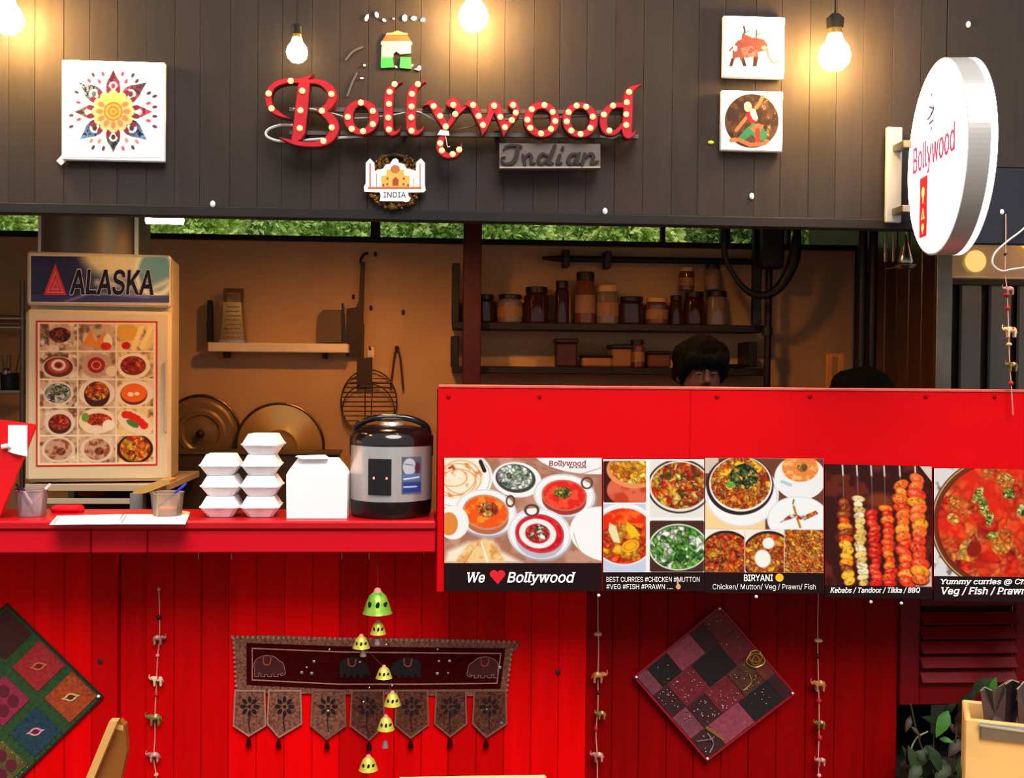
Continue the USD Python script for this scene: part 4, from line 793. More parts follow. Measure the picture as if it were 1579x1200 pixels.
def dish(i, j):
    x0, y0 = 61 + 59.3 * i, 500 + 43.2 * j; a = p.rect(x0, y0, x0 + 57, y0 + 40.5); cx, cy = x0 + 28.5, y0 + 20; sd = 10 * j + i
    p.put(a, TN if i < 2 else (236, 204, 140)); q = a * np.clip(p.noise(9, sd) * 4 - 1.9, 0, 1); p.put(q, (110, 76, 58)); q = a * np.clip(p.noise(11, sd + 50) * 4 - 2.1, 0, 1); p.put(q, (244, 226, 196))
    def pl(rx, ry, c, dx=0, dy=0, rot=0): rx, ry = rx * 1.17, ry * 1.17; b = a * p.ell(cx + dx, cy + dy, rx, ry, None, rot); p.put(b, c); return b
    rd = [(190, 50, 24), (216, 90, 40), (150, 34, 18)]
    if j == 0:
        if i == 0: p.chunks(pl(14, 10, (90, 30, 24), 2, -3), [(110, 24, 24), (160, 60, 50), (70, 30, 24)], 7, 1)
        elif i == 1:
            for q in ([(5, 34), (18, 8), (28, 32)], [(20, 34), (40, 12), (50, 30), (30, 38)]): p.put(a * p.poly([(x0 + u, y0 + v) for u, v in q]), (224, 140, 64))
            pl(6, 9, (246, 230, 200), 17, 6); pl(7, 5, (200, 50, 30), 14, 14)
        else: pl(14, 12, (222, 170, 80), -12, -8); [p.put(a * p.soft(p.d_seg([(x0 + u, y0 + 36), (x0 + u + 12, y0 + 6)]) - 4), (246, 222, 150)) for u in (26, 40)]; pl(6, 5, (190, 40, 24), -14, 13)
    elif (i, j) == (0, 1): pl(21, 15, (226, 206, 180), 0, 4); pl(19, 13, (104, 44, 30), 0, 3); pl(14, 10, (170, 80, 60), 0, 1); p.ring(cx, cy, 9, 7, 3.4, (240, 222, 200)); pl(4, 3, (110, 30, 24))
    elif (i, j) == (1, 1): pl(20, 16, (196, 160, 130)); pl(11.5, 10.5, (150, 44, 34), -1, 0); p.ring(cx - 1, cy, 7, 6, 1.6, (230, 150, 120)); pl(9, 7, (240, 220, 180), 24, 9)
    elif (i, j) == (2, 1): pl(22, 17, (250, 232, 190), -2, 1); pl(17, 12.5, (120, 50, 30), -3, 1); p.chunks(pl(16, 11, (206, 60, 26), -3, -1), rd, 9, 5)
    elif (i, j) == (0, 2): pl(20, 15, (230, 214, 190)); p.chunks(pl(17, 13, (90, 86, 70), -1, 0), [(226, 226, 206), (120, 120, 90), (70, 64, 50), (210, 206, 180)], 6, 8, 2.4)
    elif (i, j) == (1, 2): pl(24, 18, (240, 220, 190)); pl(17, 17, (64, 34, 24), 0, 2); p.chunks(pl(15, 12, (220, 120, 40), 0, -3), SPICE, 7, 9)
    elif (i, j) == (2, 2): pl(25, 17, (246, 226, 190)); pl(18, 14, (110, 50, 24), -2, 2); pl(17, 12, (232, 110, 34), -2, 0); pl(4, 3, (250, 230, 190), -7, 2); pl(3.5, 2.5, (250, 230, 190), 3, 1)
    elif (i, j) == (0, 3): pl(20, 17, (232, 214, 190), 2, 2); pl(15, 13, (74, 36, 28), 2, 4); p.chunks(pl(13, 10, (180, 60, 44), 2, 1), rd, 8, 3)
    elif (i, j) == (1, 3): pl(24, 17, (244, 222, 180)); p.chunks(pl(17, 8.5, (190, 40, 24), 3, -2, 4), rd, 8, 4); pl(8, 7, (250, 236, 206), 18, 6); pl(5, 6, (120, 150, 60), -18, -6); pl(10, 6, (240, 220, 190), -2, 13)
    elif (i, j) == (2, 3): pl(25, 14, (240, 220, 180), 0, 2, 24); [pl(5.5, 5, (206, 46, 28), u, v) for u, v in ((-15, -10), (-9, -9), (-3, -6), (3, -3), (9, 2), (14, 7))]; pl(9, 4, (84, 120, 50), -4, 4, 30)
    elif j == 4 and i < 2: pl(22, 17, (226, 206, 180)); b = pl(18 - i * 1, 14, (196, 160, 130)); p.speck(b, (140, 80, 54), 6, i + 3, .5); p.chunks(pl(6, 5, (170, 90, 60), 4, 3), [(170, 80, 50), (120, 50, 30)], 5, 4)
    else: pl(24, 19.5, (52, 22, 16)); p.chunks(pl(20, 17, (200, 90, 44), 0, -1), SPICE, 11, 6, 1.6)
for i in range(3):
    for j in range(5): dish(i, j)
m, c = p.mesh(flat(FYY - .0135), 1, 1.25); part(D, 'dish_poster', m, PRINT, color=c)
# stand beneath the fridge
T = thing('fridge_stand', 'pale metal stand with open dark shelf below the drinks fridge', 'stand', (fb[0], FYY + .2, CT - .3))
BEIGE = mat('beige_rail', (196, 172, 138), 0.5); GREYP = mat('grey_post', (140, 134, 130), 0.5)
part(T, 'top_rail', pbox(38, 747, 258, 758, FYY - .03, .6), BEIGE); part(T, 'bar', pbox(40, 769, 208, 778, FYY - .02, .02), BEIGE)
for x0, x1, m in ((30, 46, BEIGE), (203, 223, GREYP)): part(T, 'post', box(PX(x0, 770, FYY), PX(x1, 770, FYY), FYY - .03, FYY + .03, 0.0, PZ(x0, 759, FYY), .003), m)
part(T, 'support_post', [box(PX(x, 770, FYY), PX(x, 770, FYY) + .03, FYY + .5, FYY + .53, 0.0, PZ(x, 759, FYY), .003) for x in (40, 200)], GREYP, kind='stuff')
part(T, 'shelf', box(PX(40, 770, FYY), PX(220, 770, FYY), FYY, FYY + .55, .7, .72, .003), DARKWOOD); part(T, 'back_sheet', box(PX(40, 770, FYY), PX(220, 770, FYY), FYY + .535, FYY + .55, 0.3, fz0 - .04, .002), DARKWOOD)
part(T, 'wood_ledge', traced(poly((205, 758), (244, 741), (262, 741), (262, 746), (224, 761), (205, 762)), FYY - .17, .13), mat('yellow_wood', (214, 164, 84), 0.5, var=.2), label='slanting yellow wood ledge')
single('red_dish', ball(P(142, 760, FYY + .1), (.055, .05, .018), 2), mat('brown_dish', (150, 50, 20), .5), 'small dark red dish glowing on the shelf under the fridge', 'dish', smooth=True)
DUCT = mat('duct_steel', (128, 116, 98), 0.42, .5, var=0.2, scale=6, stretch=(1, 1, .1))
c = P(142, 385, 1.0); rr = 79 / S(1.0)
T = thing('exhaust_duct', 'wide round stainless steel cylinder standing above the drinks fridge', 'duct', (c[0], 1.05, fz1))
part(T, 'cylinder', lathe([(0, fz1 + .003), (rr, fz1 + .003), (rr, 2.61), (0, 2.61)], (c[0], 1.05, 0), 48), DUCT, smooth=30)
part(T, 'seam_band', lathe([(rr, 2.2), (rr + .006, 2.2), (rr + .006, 2.225), (rr, 2.225)], (c[0], 1.05, 0), 48), STEEL)
for x in (71, 217): part(T, 'edge_light_strip', box(P(x, 360, 1.0)[0] - .007, P(x, 360, 1.0)[0] + .007, .925, .945, fz1 + .01, 2.6, .002), WHITEPL)  # white strips imitate the bright light along the cylinder edges
c = P(252, 339, 0.55)
T = thing('tube_lamp', 'glowing greenish white tube lamp just under the fascia above the fridge', 'lamp', (c[0], c[1], c[2]))
part(T, 'tube', tube([c + [-.065, 0, 0], c + [.075, 0, 0]], .017, 12), glow('tube_glow', (214, 255, 236), 9)); part(T, 'housing', box(c[0] - .1, c[0] + .11, c[1] - .02, c[1] + .02, c[2] + .018, c[2] + .05, .004), WHITEPL); part(T, 'hanger', box(c[0] - .01, c[0] + .01, c[1] - .01, c[1] + .01, c[2] + .05, 2.62, 0), WHITEPL)
def pendant(x, y, z, s, label):
    T = thing('pendant_lamp', label, 'lamp', (x, y, z))
    part(T, 'shade', lathe([(.16, -.055), (.05, .1), (.02, .1), (.02, .104), (.053, .104), (.164, -.055), (.16, -.055)], (x, y, z), 32), mat('shade_black', (40, 34, 30), .6), smooth=40)
    part(T, 'globe', ball((x, y, z), .045, 2), glow(f'pendant_glow_{s}', (255, 176, 92), s), smooth=True); part(T, 'socket', lathe([(0, .04), (.02, .04), (.02, .1), (0, .1)], (x, y, z), 12), SOCK); part(T, 'cord', tube([(x, y, z + .1), (x, y, 2.62)], .003, 6), SOCK)
pendant(-1.35, 0.36, 2.29, 62, 'warm shaded lamp hung inside above the drinks fridge')
pendant(-0.5, 0.5, 2.31, 640, 'warm shaded lamp hung inside above the rice cooker')
pendant(0.75, 0.5, 2.33, 330, 'warm shaded lamp hung inside before the jar shelves')
pendant(2.55, 0.7, 2.36, 60, 'warm shaded lamp added beyond the right end of the stall to brighten the pale board')  # added lamp, out of view, lights the pale board
# ================================================================== left rack with utensils
T = thing('steel_rack', 'steel wire rack with two rails at the left edge beside the fridge', 'rack', (PX(-30, 700, 1.4), 1.5, 0))
for y in (490, 504, 604): part(T, 'rail', tube([P(-140, y - 1, 1.35), P(34, y, 1.35)], .011 if y < 600 else .008, 8), STEEL)
for y in (492, 606): part(T, 'shelf_sheet', box(PX(-140, 600, 1.35), PX(33, 600, 1.35), 1.362, 1.7, PZ(20, y, 1.35) - .006, PZ(20, y, 1.35), .001), DULLSTEEL)
for x in (-130, 34): part(T, 'post', tube([(PX(x, 600, 1.35), 1.352, 0), (PX(x, 600, 1.35), 1.352, 1.95)], .012, 8), DULLSTEEL)
for x, y0, y1, r0, m, lab in ((16, 575, 602, .04, BLACK, 'black pot holding spoons on the wire rack'), (-20, 560, 602, .05, DULLSTEEL, 'steel pot on the wire rack')):
    c = P(x, y1, 1.45); h = (y1 - y0) / S(1.45); c[2] = PZ(20, 606, 1.35) + .001
    T = thing('pot', lab, 'pot', c); part(T, 'body', lathe([(0, 0), (r0, 0), (r0 * 1.05, h), (r0 * .95, h), (r0 * .9, .01), (0, .01)], c, 24), m, smooth=30); part(T, 'rim', lathe([(r0 * 1.0, h), (r0 * 1.1, h), (r0 * 1.1, h + .006), (r0 * 1.0, h + .006)], c, 24), m)
    for k in range(3): part(T, 'spoon', tube([c + [(k - 1) * .01, 0, .02], c + [(k - 1) * .04, 0, h + .09]], .004, 6), DULLSTEEL)
single('steel_ladle', [tube(W3([(13, 548), (10, 570)], 1.4), .005, 6), ball(P(10, 574, 1.4), .02, 1)], STEEL, 'steel ladle hung from the upper rail of the wire rack', 'ladle')
# ================================================================== small wall shelf and what is on it
YW = 1.8
T = thing('wall_shelf', 'short pale wooden shelf on the back wall carrying a box grater', 'shelf', P(428, 545, YW - .1))
SHW = mat('shelf_wood', (240, 214, 180), 0.5, var=.2, scale=7, stretch=(.6, 6, 6))
sz = PZ(428, 529, YW - .15); part(T, 'board', box(PX(320, 535, YW - .15), PX(537, 535, YW - .15), YW - .15, YW, sz - .045, sz, .004), SHW)
for x in (350, 500): part(T, 'bracket', box(PX(x, 545, YW), PX(x, 545, YW) + .02, YW - .1, YW, sz - .075, sz - .0455, .003), DARKWOOD)
c = P(360, 527, YW - .08); c[2] = sz + .0005; k = 1 / S(YW - .08)
T = thing('box_grater', 'shiny box grater with a dark handle on the small wall shelf', 'grater', c)
GRM = mat('grater_steel', (196, 160, 100), .25, 1.0, var=.5, scale=160)
def frustum(c, w0, d0, w1, d1, z0, z1): return trimesh.convex.convex_hull(np.array([[c[0] + s * w, c[1] + t * d, c[2] + z] for w, d, z in ((w0, d0, z0), (w1, d1, z1)) for s in (-1, 1) for t in (-1, 1)]))
h = 82 * k
part(T, 'body', frustum(c, 18 * k, 14 * k, 13 * k, 10 * k, 0, h * .74), GRM); part(T, 'base_rim', frustum(c, 18.6 * k, 14.6 * k, 18.4 * k, 14.4 * k, 0, .012), STEEL)
part(T, 'handle', [box(c[0] + s * 13 * k - .006, c[0] + s * 13 * k + .006, c[1] - .012, c[1] + .012, c[2] + h * .74, c[2] + h, .003) for s in (-1, 1)] + [box(c[0] - 13 * k, c[0] + 13 * k, c[1] - .014, c[1] + .014, c[2] + h * .93, c[2] + h, .004)], mat('grater_handle', (96, 66, 36), .4))
part(T, 'tooth', [ball(c + [(i - 2 + (j % 2) * .5) * 5.5 * k * (1 - j * .035), -14 * k + j * .4 * k - .001, (8 + j * 6.5) * k], (.005, .003, .003), 0) for j in range(8) for i in range(5)], STEEL, kind='stuff')
single('knife_block', [pbox(319, 463, 326, 527, YW - .1, .05), ball(P(322, 500, YW - .09), (.012, .01, .02), 1)], BLACK, 'narrow dark upright holder at the left end of the small wall shelf', 'holder')
single('chopping_board', traced(poly((491, 486), (498, 478), (526, 478), (527, 528), (490, 528)), YW - .06, .025), mat('board_grey', (112, 88, 66), .6, var=.2), 'brown chopping board with a cut corner on the small wall shelf', 'chopping board')
single('small_knife', [traced(poly((527, 474), (531, 474), (534, 528), (528, 528)), YW - .09, .006), tube([P(529, 474, YW - .087), P(528, 468, YW - .087)], .006, 8)], BLACK, 'dark knife standing at the right end of the small wall shelf', 'knife')
DK2 = mat('tool_brown', (62, 42, 28), .45, .5)
T = thing('long_turner', 'long dark turner with a wide blade hanging from a hook on the back wall', 'turner', P(556, 552, YW - .03))
part(T, 'blade', traced(poly((535, 476), (549, 474), (554, 462), (561, 462), (560, 552), (534, 550)), YW - .04, .004), DK2); part(T, 'shaft', traced(poly((556, 404), (563, 404), (561, 470), (553, 470)), YW - .042, .01), DK2); part(T, 'grip', tube(W3([(559, 410), (556, 402), (562, 392), (568, 391)], YW - .035), .007, 8), BLACK)
T = thing('flat_spatula', 'dark flat spatula hanging over the round wire grill', 'spatula', P(562, 594, YW - .05))
part(T, 'blade', traced(poly((551, 553), (574, 551), (574, 594), (551, 594)), YW - .066, .004), DK2); part(T, 'handle', traced(poly((556, 500), (562, 500), (561, 555), (556, 555)), YW - .064, .008), DK2)
T = thing('wall_hook', 'small pale hook plate beside the long turner', 'hook', P(571, 550, YW)); part(T, 'plate', pbox(566, 535, 577, 553, YW - .008, .008), SHW); part(T, 'peg', tube([P(571, 539, YW - .008), P(570, 536, YW - .03)], .006, 8), BLACK)
GRL = mat('grill_wire', (92, 64, 38), .4, .7)
T = thing('wire_grill', 'round wire grill basket hanging on the back wall behind the rice cooker', 'grill', P(569, 668, YW - .03))
def ringpx(cx, cy, rx, ry, Y, r, n=48): return tube([P(cx + rx * math.cos(t), cy + ry * math.sin(t), Y) for t in np.linspace(0, 2 * np.pi, n)], r, 6)
part(T, 'ring', ringpx(569, 620, 43, 50, YW - .03, .004), GRL); part(T, 'ring', ringpx(568, 632, 40, 40, YW - .04, .0035), GRL)
for y in np.arange(584, 662, 7.2):
    w = 43 * math.sqrt(max(0, 1 - ((y - 620) / 50) ** 2)); part(T, 'bar', tube([P(569 - w, y, YW - .032), P(569 + w, y, YW - .032)], .0028, 6), GRL)
part(T, 'handle', [tube([P(563, 596, YW - .036), P(563, 672, YW - .036)], .003, 6), tube([P(575, 590, YW - .036), P(572, 640, YW - .036)], .003, 6)], GRL)
T = thing('tongs', 'thin steel tongs hanging open on the back wall', 'tongs', P(612, 603, YW - .02)); 
for q in ([(612, 537), (608, 552), (602, 601)], [(612, 537), (617, 552), (622, 602)]): part(T, 'arm', tube(W3(q, YW - .02), .0055, 8), GRL)
part(T, 'hinge', ball(P(612, 537, YW - .02), .012, 1), DK2)
for x, y in ((545, 458), (572, 475), (622, 482), (579, 392)): single('wall_peg', ball(P(x, y, YW - .004), (.008, .008, .014), 1), DK2, f'dark peg in the back wall {dict([(545, "left of the long turner"), (572, "right of the long turner"), (622, "above the tongs"), (579, "by the tip of the long turner")])[x]}', 'peg')
# lids and the dark box they stand on
T = thing('dark_box', 'long dark grey metal box behind the white food boxes, lids standing on it', 'box', (PX(395, 800, 1.35), 1.5, CT - .25))
part(T, 'body', pbox(273, 700, 520, 830, 1.35, .16, .006), mat('box_grey', (74, 58, 46), .5, .3)); part(T, 'top_edge', pbox(270, 697, 523, 701.5, 1.34, .18, .002), mat('box_edge', (96, 78, 62), .5, .3))
part(T, 'leg', [box(PX(x, 800, 1.35), PX(x, 800, 1.35) + .04, y, y + .04, 0, PZ(400, 830, 1.35), .002) for x in (275, 505) for y in (1.36, 1.46)], DULLSTEEL, kind='stuff')
def lid(cx, cy, r, prof, m, name, lab, tilt, Y):
    c = P(cx, cy, Y); R_ = r / S(Y); pts = [(a * R_, -b * R_) for a, b in prof]
    g = lathe(pts, (0, 0, 0), 64, 'y'); g = turned(g, tilt, [1, 0, 0], [0, 0, 0]); g.apply_translation(c); g.apply_translation([0, 0, 0])
    T = thing(name, lab, 'lid', (c[0], c[1], g.bounds[0][2])); part(T, 'disc', g, m, smooth=35)
    e = tube([(R_ * math.cos(t), 0, R_ * math.sin(t)) for t in np.linspace(0, 2 * np.pi, 64)], .007, 6); e = turned(e, tilt, [1, 0, 0], [0, 0, 0]); e.apply_translation(c); part(T, 'rolled_rim', e, mat('lid_rim', (110, 80, 46), .35, .9))
    k = ball((0, -.03, 0), (.02, .022, .02), 2); k = turned(k, tilt, [1, 0, 0], [0, 0, 0]); k.apply_translation(c); part(T, 'knob', k, DK2, smooth=True)
# profile: radius, then depth away from the viewer
lid(311, 667, 57, [(0, -.1), (.25, -.1), (.32, -.06), (.45, -.06), (.5, -.1), (.6, -.1), (.66, -.05), (.82, -.05), (.88, 0), (1, 0), (1, .03), (.85, .03), (.6, 0), (0, -.03)][::-1], mat('lid_brown', (150, 116, 74), .4, .35, var=.2, scale=10), 'ringed_lid', 'round brown lid pressed with concentric rings, beside the fridge', 8, 1.62)
lid(432, 688, 66, [(0, -.16), (.34, -.16), (.42, -.2), (.5, -.16), (.6, -.12), (.94, -.01), (1, 0), (1, .03), (.9, .03), (.5, -.06), (0, -.1)][::-1], mat('lid_gold', (206, 164, 96), .28, .55), 'domed_lid', 'large domed metal pan lid shining behind the tallest stack of boxes', 8, 1.60)
bzt = PZ(432, 755, 1.6)
bzt -= .014
T = thing('back_bench', 'low dark bench along the back wall behind the dark grey box', 'bench', (PX(380, 800, 1.65), 1.65, 0)); part(T, 'top', box(PX(235, 700, 1.65), PX(530, 700, 1.65), 1.54, 1.79, bzt - .03, bzt - .001, .003), DARKWOOD)
part(T, 'riser', box(PX(250, 700, 1.65), PX(366, 700, 1.65), 1.56, 1.75, bzt, PZ(311, 725, 1.62) - .002, .003), DARKWOOD); part(T, 'leg', [box(PX(x, 700, 1.65), PX(x, 700, 1.65) + .04, 1.6, 1.64, 0, bzt - .031, .002) for x in (240, 515)], DARKWOOD, kind='stuff')
# ================================================================== jar shelves
YS2 = 1.55
SHB = mat('shelf_black', (26, 14, 10), .5, var=.3)
T = thing('jar_shelf', 'dark two-tier shelf unit full of jars on the right of the back wall', 'shelf', (PX(940, 600, YS2), YS2 + .1, 1.2))
u0, u1 = PX(698, 500, YS2), PX(1178, 505, YS2); zs1, zs2 = PZ(940, 499, YS2), PZ(940, 566.5, YS2)
part(T, 'shelf_board', box(u0, u1, YS2, YS2 + .235, zs1 - .035, zs1, .003), SHB); part(T, 'shelf_board', box(u0, u1, YS2, YS2 + .235, zs2 - .035, zs2, .003), SHB)
for x0, x1, y0, y1 in ((697, 708, 405, 499), (696, 708, 518, 566), (1158, 1170, 527, 566)): part(T, 'end_bracket', box(PX(x0, 500, YS2), PX(x1, 500, YS2), YS2 + .02, YS2 + .235, PZ(x0, y1, YS2) + .001, PZ(x0, y0, YS2), .003), SHB)
single('red_post', box(PX(714, 480, 1.45), PX(742, 480, 1.45), 1.45, 1.53, 0, 2.61, .004), mat('maroon_wood', (70, 14, 10), .5, var=.3), 'dark maroon timber post in front of the jar shelves', 'post')
T = thing('wall_rod', 'black rod with knobs fixed above the jar shelves', 'rod', P(1000, 405, 1.72))
part(T, 'rod', tube([P(836, 398, 1.72), P(860, 399, 1.72), P(1172, 404, 1.72)], [.008, .016, .016], 10), BLACK)
for x, y in ((873, 398), (937, 400)): part(T, 'clamp', box(PX(x, y, 1.72) - .016, PX(x, y, 1.72) + .016, 1.7, 1.8, PZ(x, y, 1.72) - .045, PZ(x, y, 1.72) + .04, .004), BLACK)
JG = {k: clear('jar_' + k, c, .6, .08) for k, c in (('amber', (150, 80, 44)), ('clear', (170, 140, 116)), ('brown', (84, 40, 24)))}
LIDM = mat('jar_lid_dark', (30, 18, 16), .4); LIDR = mat('jar_lid_cream', (196, 150, 90), .4)
FILL = [mat('spice_' + n, c, .8, var=.3, scale=60) for n, c in (('ochre', (110, 60, 24)), ('brown', (60, 28, 14)), ('red', (84, 24, 12)), ('tan', (130, 86, 50)))]
JL = [(745, 43, 36, 'brown', 1, 0, 'behind the maroon post'), (786, 44, 40, 'clear', 3, 1, 'with a pale filling and dark lid'), (827, 56, 38, 'brown', 2, 0, 'of reddish glass, third from the left'), (866, 66, 22, 'brown', 1, 1, 'that is narrow and dark below the rod clamp'), (902, 80, 32, 'amber', 3, 0, 'that is the tallest'), (936, 60, 36, 'clear', 3, 2, 'with shining shoulders right of the tallest one'), (973, 43, 40, 'brown', 1, 1, 'with a broad flat dark lid'), (1012, 42, 36, 'amber', 0, 2, 'with an orange label and cream lid'), (1042, 46, 20, 'brown', 1, 1, 'that is slim, beside the orange labelled one'), (1070, 52, 34, 'brown', 2, 1, 'carrying a smaller one on its lid'), (1105, 54, 34, 'clear', 2, 1, 'at the right end of the row')]
def jar(x, zb_, hpx, wpx, gl, fi, li, lab, grp, Y=YS2 + .1):
    k = 1 / S(Y); h, r = hpx * k, wpx * k / 2; c = np.array([PX(x, 500, Y), Y, zb_]); T = thing('spice_jar', lab, 'jar', c, grp)
    part(T, 'glass', lathe([(0, 0), (r * .92, 0), (r, r * .15), (r, h * .72), (r * .8, h * .82), (r * .78, h * .83), (0, h * .83)], c, 24), JG[gl], smooth=35)
    part(T, 'contents', lathe([(0, .003), (r * .88, .003), (r * .94, r * .2), (r * .94, h * .52), (0, h * .55)], c, 20), FILL[fi], smooth=35)
    part(T, 'lid', lathe([(0, h * .832), (r * .88, h * .832), (r * .88, h * .98), (r * .8, h), (0, h)], c, 24), LIDR if li == 2 else LIDM, smooth=35)
    if fi in (0, 3): part(T, 'label_band', lathe([(r * 1.001, h * .2), (r * 1.012, h * .2), (r * 1.012, h * .55), (r * 1.001, h * .55)], c, 24), mat('jar_label', (160, 96, 40) if fi == 0 else (140, 100, 66), .6))
for x, h, w, g, f, l, s in JL: jar(x, zs1 + .001, h, w, g, f, l, f'jar on the upper shelf {s}', 'jars on the upper shelf')
z2 = lambda h: zs1 + .003 + h / S(YS2 + .1)
jar(1058, z2(53), 36, 24, 'amber', 3, 2, 'small jar on top of another jar, the left of the upper pair', 'jars on the upper shelf'); jar(1098, z2(54.5), 40, 26, 'clear', 0, 1, 'small jar on top of the right end jar of the upper shelf', 'jars on the upper shelf')
T = thing('canister', 'square dark canister with a lid alone on the lower jar shelf', 'canister', (PX(872, 566, YS2 + .1), YS2 + .1, zs2)); c = P(872, 566, YS2 + .1)
part(T, 'body', box(c[0] - 16 / 312, c[0] + 16 / 312, YS2 + .05, YS2 + .15, zs2 + .001, zs2 + .115, .006), mat('canister_brown', (60, 26, 16), .4)); part(T, 'lid', box(c[0] - 18 / 312, c[0] + 18 / 312, YS2 + .045, YS2 + .155, zs2 + .1155, zs2 + .14, .006), LIDM)
def tub(x, w, h, m, lab):
    a, b = PX(x - w / 2, 566, YS2 + .06), PX(x + w / 2, 566, YS2 + .06); hh = h / S(YS2 + .06); T = thing('storage_box', lab, 'box', ((a + b) / 2, YS2 + .12, zs2))
    part(T, 'body', box(a, b, YS2 + .04, YS2 + .2, zs2 + .001, zs2 + hh * .8, .008), m); part(T, 'lid', box(a - .004, b + .004, YS2 + .035, YS2 + .205, zs2 + hh * .802, zs2 + hh, .006), LIDM)
tub(920, 46, 19, mat('tub_tan', (140, 92, 52), .5), 'low tan storage box on the lower jar shelf'); tub(958, 30, 36, mat('tub_ochre', (130, 84, 44), .5), 'tall ochre storage box left of the honey-coloured jar'); tub(1016, 34, 26, mat('tub_dark', (92, 46, 26), .5), 'dark storage box beside the head of the person'); tub(1141, 16, 7, SHB, 'flat dark box at the right end of the lower jar shelf')
jar(983, zs2 + .001, 43, 24, 'amber', 0, 1, 'honey-coloured jar with a dark lid on the lower shelf', 'jars on the lower shelf')
# pipes, hose and box at the right of the shelves
single('standing_pipe', box(PX(1162, 430, 1.5), PX(1175, 430, 1.5), 1.5, 1.54, zs1 + .002, 2.61, .003), BLACK, 'flat black upright standing on the upper jar shelf', 'pipe')
T = thing('drain_pipe', 'thin dark pipe with a joint rising right of the jar shelves', 'pipe', (PX(1184, 590, 1.5), 1.5, 0)); x = PX(1184, 500, 1.5)
part(T, 'pipe', tube([(x - .01, 1.5, 0), (x, 1.5, 1.6), (x + .005, 1.5, 2.61)], .017, 10), SHB); part(T, 'joint', lathe([(0, -.02), (.026, -.02), (.026, .02), (0, .02)], P(1183, 511, 1.5), 16), BLACK)
single('meter_box', [pbox(1177, 345, 1210, 414, 1.4, .07, .01), box(PX(1188, 380, 1.4), PX(1199, 380, 1.4), 1.42, 1.45, 2.2, 2.62, .002)], BLACK, 'black rounded box mounted high beside the dark pipe', 'box')
single('hose_loop', tube(W3([(1114, 180), (1116, 340), (1117, 385), (1120, 402), (1132, 425), (1150, 447), (1172, 456), (1195, 449), (1212, 428), (1224, 400), (1228, 370), (1229, 340), (1230, 180)], 1.36), [*np.linspace(.02, .01, 26), *np.linspace(.012, .03, 30), *np.linspace(.028, .01, 17)], 10), BLACK, 'thick black hose sagging in a loop below the roof', 'hose', smooth=True)
T = thing('wood_crate', 'pale yellow wooden crate corner beside the second dark head', 'crate', P(1288, 600, 1.2))
for q in ((1275, 548, 1284, 640), (1293, 548, 1302, 640), (1275, 545, 1302, 553), (1275, 580, 1302, 586)): part(T, 'slat', pbox(*q, 1.2 + .01 * (q[3] < 600), .02), mat('crate_wood', (190, 124, 50), .6, var=.2))
part(T, 'stand', box(PX(1275, 600, 1.2), PX(1302, 600, 1.2), 1.2, 1.3, 0, PZ(1288, 641, 1.2), .003), DARKWOOD)
for k, x in enumerate((1329, 1345)): single('black_pipe', tube([(PX(x, 480, 1.2), 1.2, 0), (PX(x, 480, 1.2), 1.2, 2.61)], .02, 12), BLACK, ('left of two tall black pipes in the dark right corner', 'right of two tall black pipes in the dark right corner')[k], 'pipe', smooth=True)
T = thing('hanging_ladle', 'shiny steel funnel shaped ladle hanging below the round light box', 'ladle', P(1396, 412, .6)); c = P(1396, 411, .6)
part(T, 'cone', lathe([(0, 0), (.02, .0), (.03, .02), (.022, .05), (.01, .1), (.006, .13), (0, .13)], c, 24), STEEL, smooth=True); part(T, 'bowl', lathe([(0, -.012), (.03, -.01), (.042, .005), (.04, .007), (.028, -.005), (0, -.007)], c, 24), STEEL, smooth=True); part(T, 'wire', tube([c + [0, 0, .12], (c[0], c[1], 2.61)], .003, 6), STEEL); part(T, 'arm', tube(W3([(1396, 409), (1380, 412), (1366, 414)], .6), .004, 6), STEEL)
for x, w in ((1366, 4), (1378, 3)): single('steel_strip', box(PX(x - w / 2, 380, .8), PX(x + w / 2, 380, .8), .8, .81, PZ(x, 404, .8), 2.62, .002), DULLSTEEL, f'thin dull steel strip hanging {"left of" if x < 1370 else "just beside"} the hanging ladle', 'strip')
# ================================================================== neighbouring stall to the right
COR = mat('corrugated_grey', (128, 126, 120), .5, .2, var=.25, scale=3, stretch=(3, 3, .6))
T = thing('corrugated_screen', 'grey metal sheet screen with dark upright grooves beyond the right end of the stall', 'screen', (PX(1560, 600, 1.1), 1.1, 0))
for a, b in ((1440, 1469), (1480, 1514), (1525, 1560), (1569, 1604), (1615, 1650), (1661, 1700)): part(T, 'sheet', box(PX(a, 520, 1.1), PX(b, 520, 1.1), 1.1, 1.12, 0, PZ(1500, 435, 1.1), .008), COR)
part(T, 'backing', box(PX(1440, 520, 1.1), PX(1700, 520, 1.1), 1.125, 1.14, 0, PZ(1500, 435, 1.1), 0), mat('groove_dark', (30, 24, 18), .7)); part(T, 'top_channel', pbox(1440, 432, 1720, 441, 1.09, .05), mat('channel', (60, 52, 42), .5, .4))
T = thing('pale_board', 'pale beige glossy board above the grey sheet screen', 'board', P(1560, 430, 1.12)); part(T, 'board', box(PX(1440, 400, 1.12), PX(1720, 400, 1.12), 1.12, 1.14, PZ(1500, 431, 1.12), 2.75, .003), mat('beige_gloss', (214, 194, 160), .25, spec=.6))
part(T, 'edge', pbox(1440, 427, 1720, 431, 1.115, .03), mat('pale_edge2', (232, 220, 196), .4)); part(T, 'reflected_glow_disc', lathe([(0, 0), (.045, 0), (.05, .008), (0, .01)], P(1503, 403, 1.112), 32, 'y'), glow('disc_glow', (255, 214, 120), 1.0))  # glowing discs here stand in for lights mirrored in the glossy board
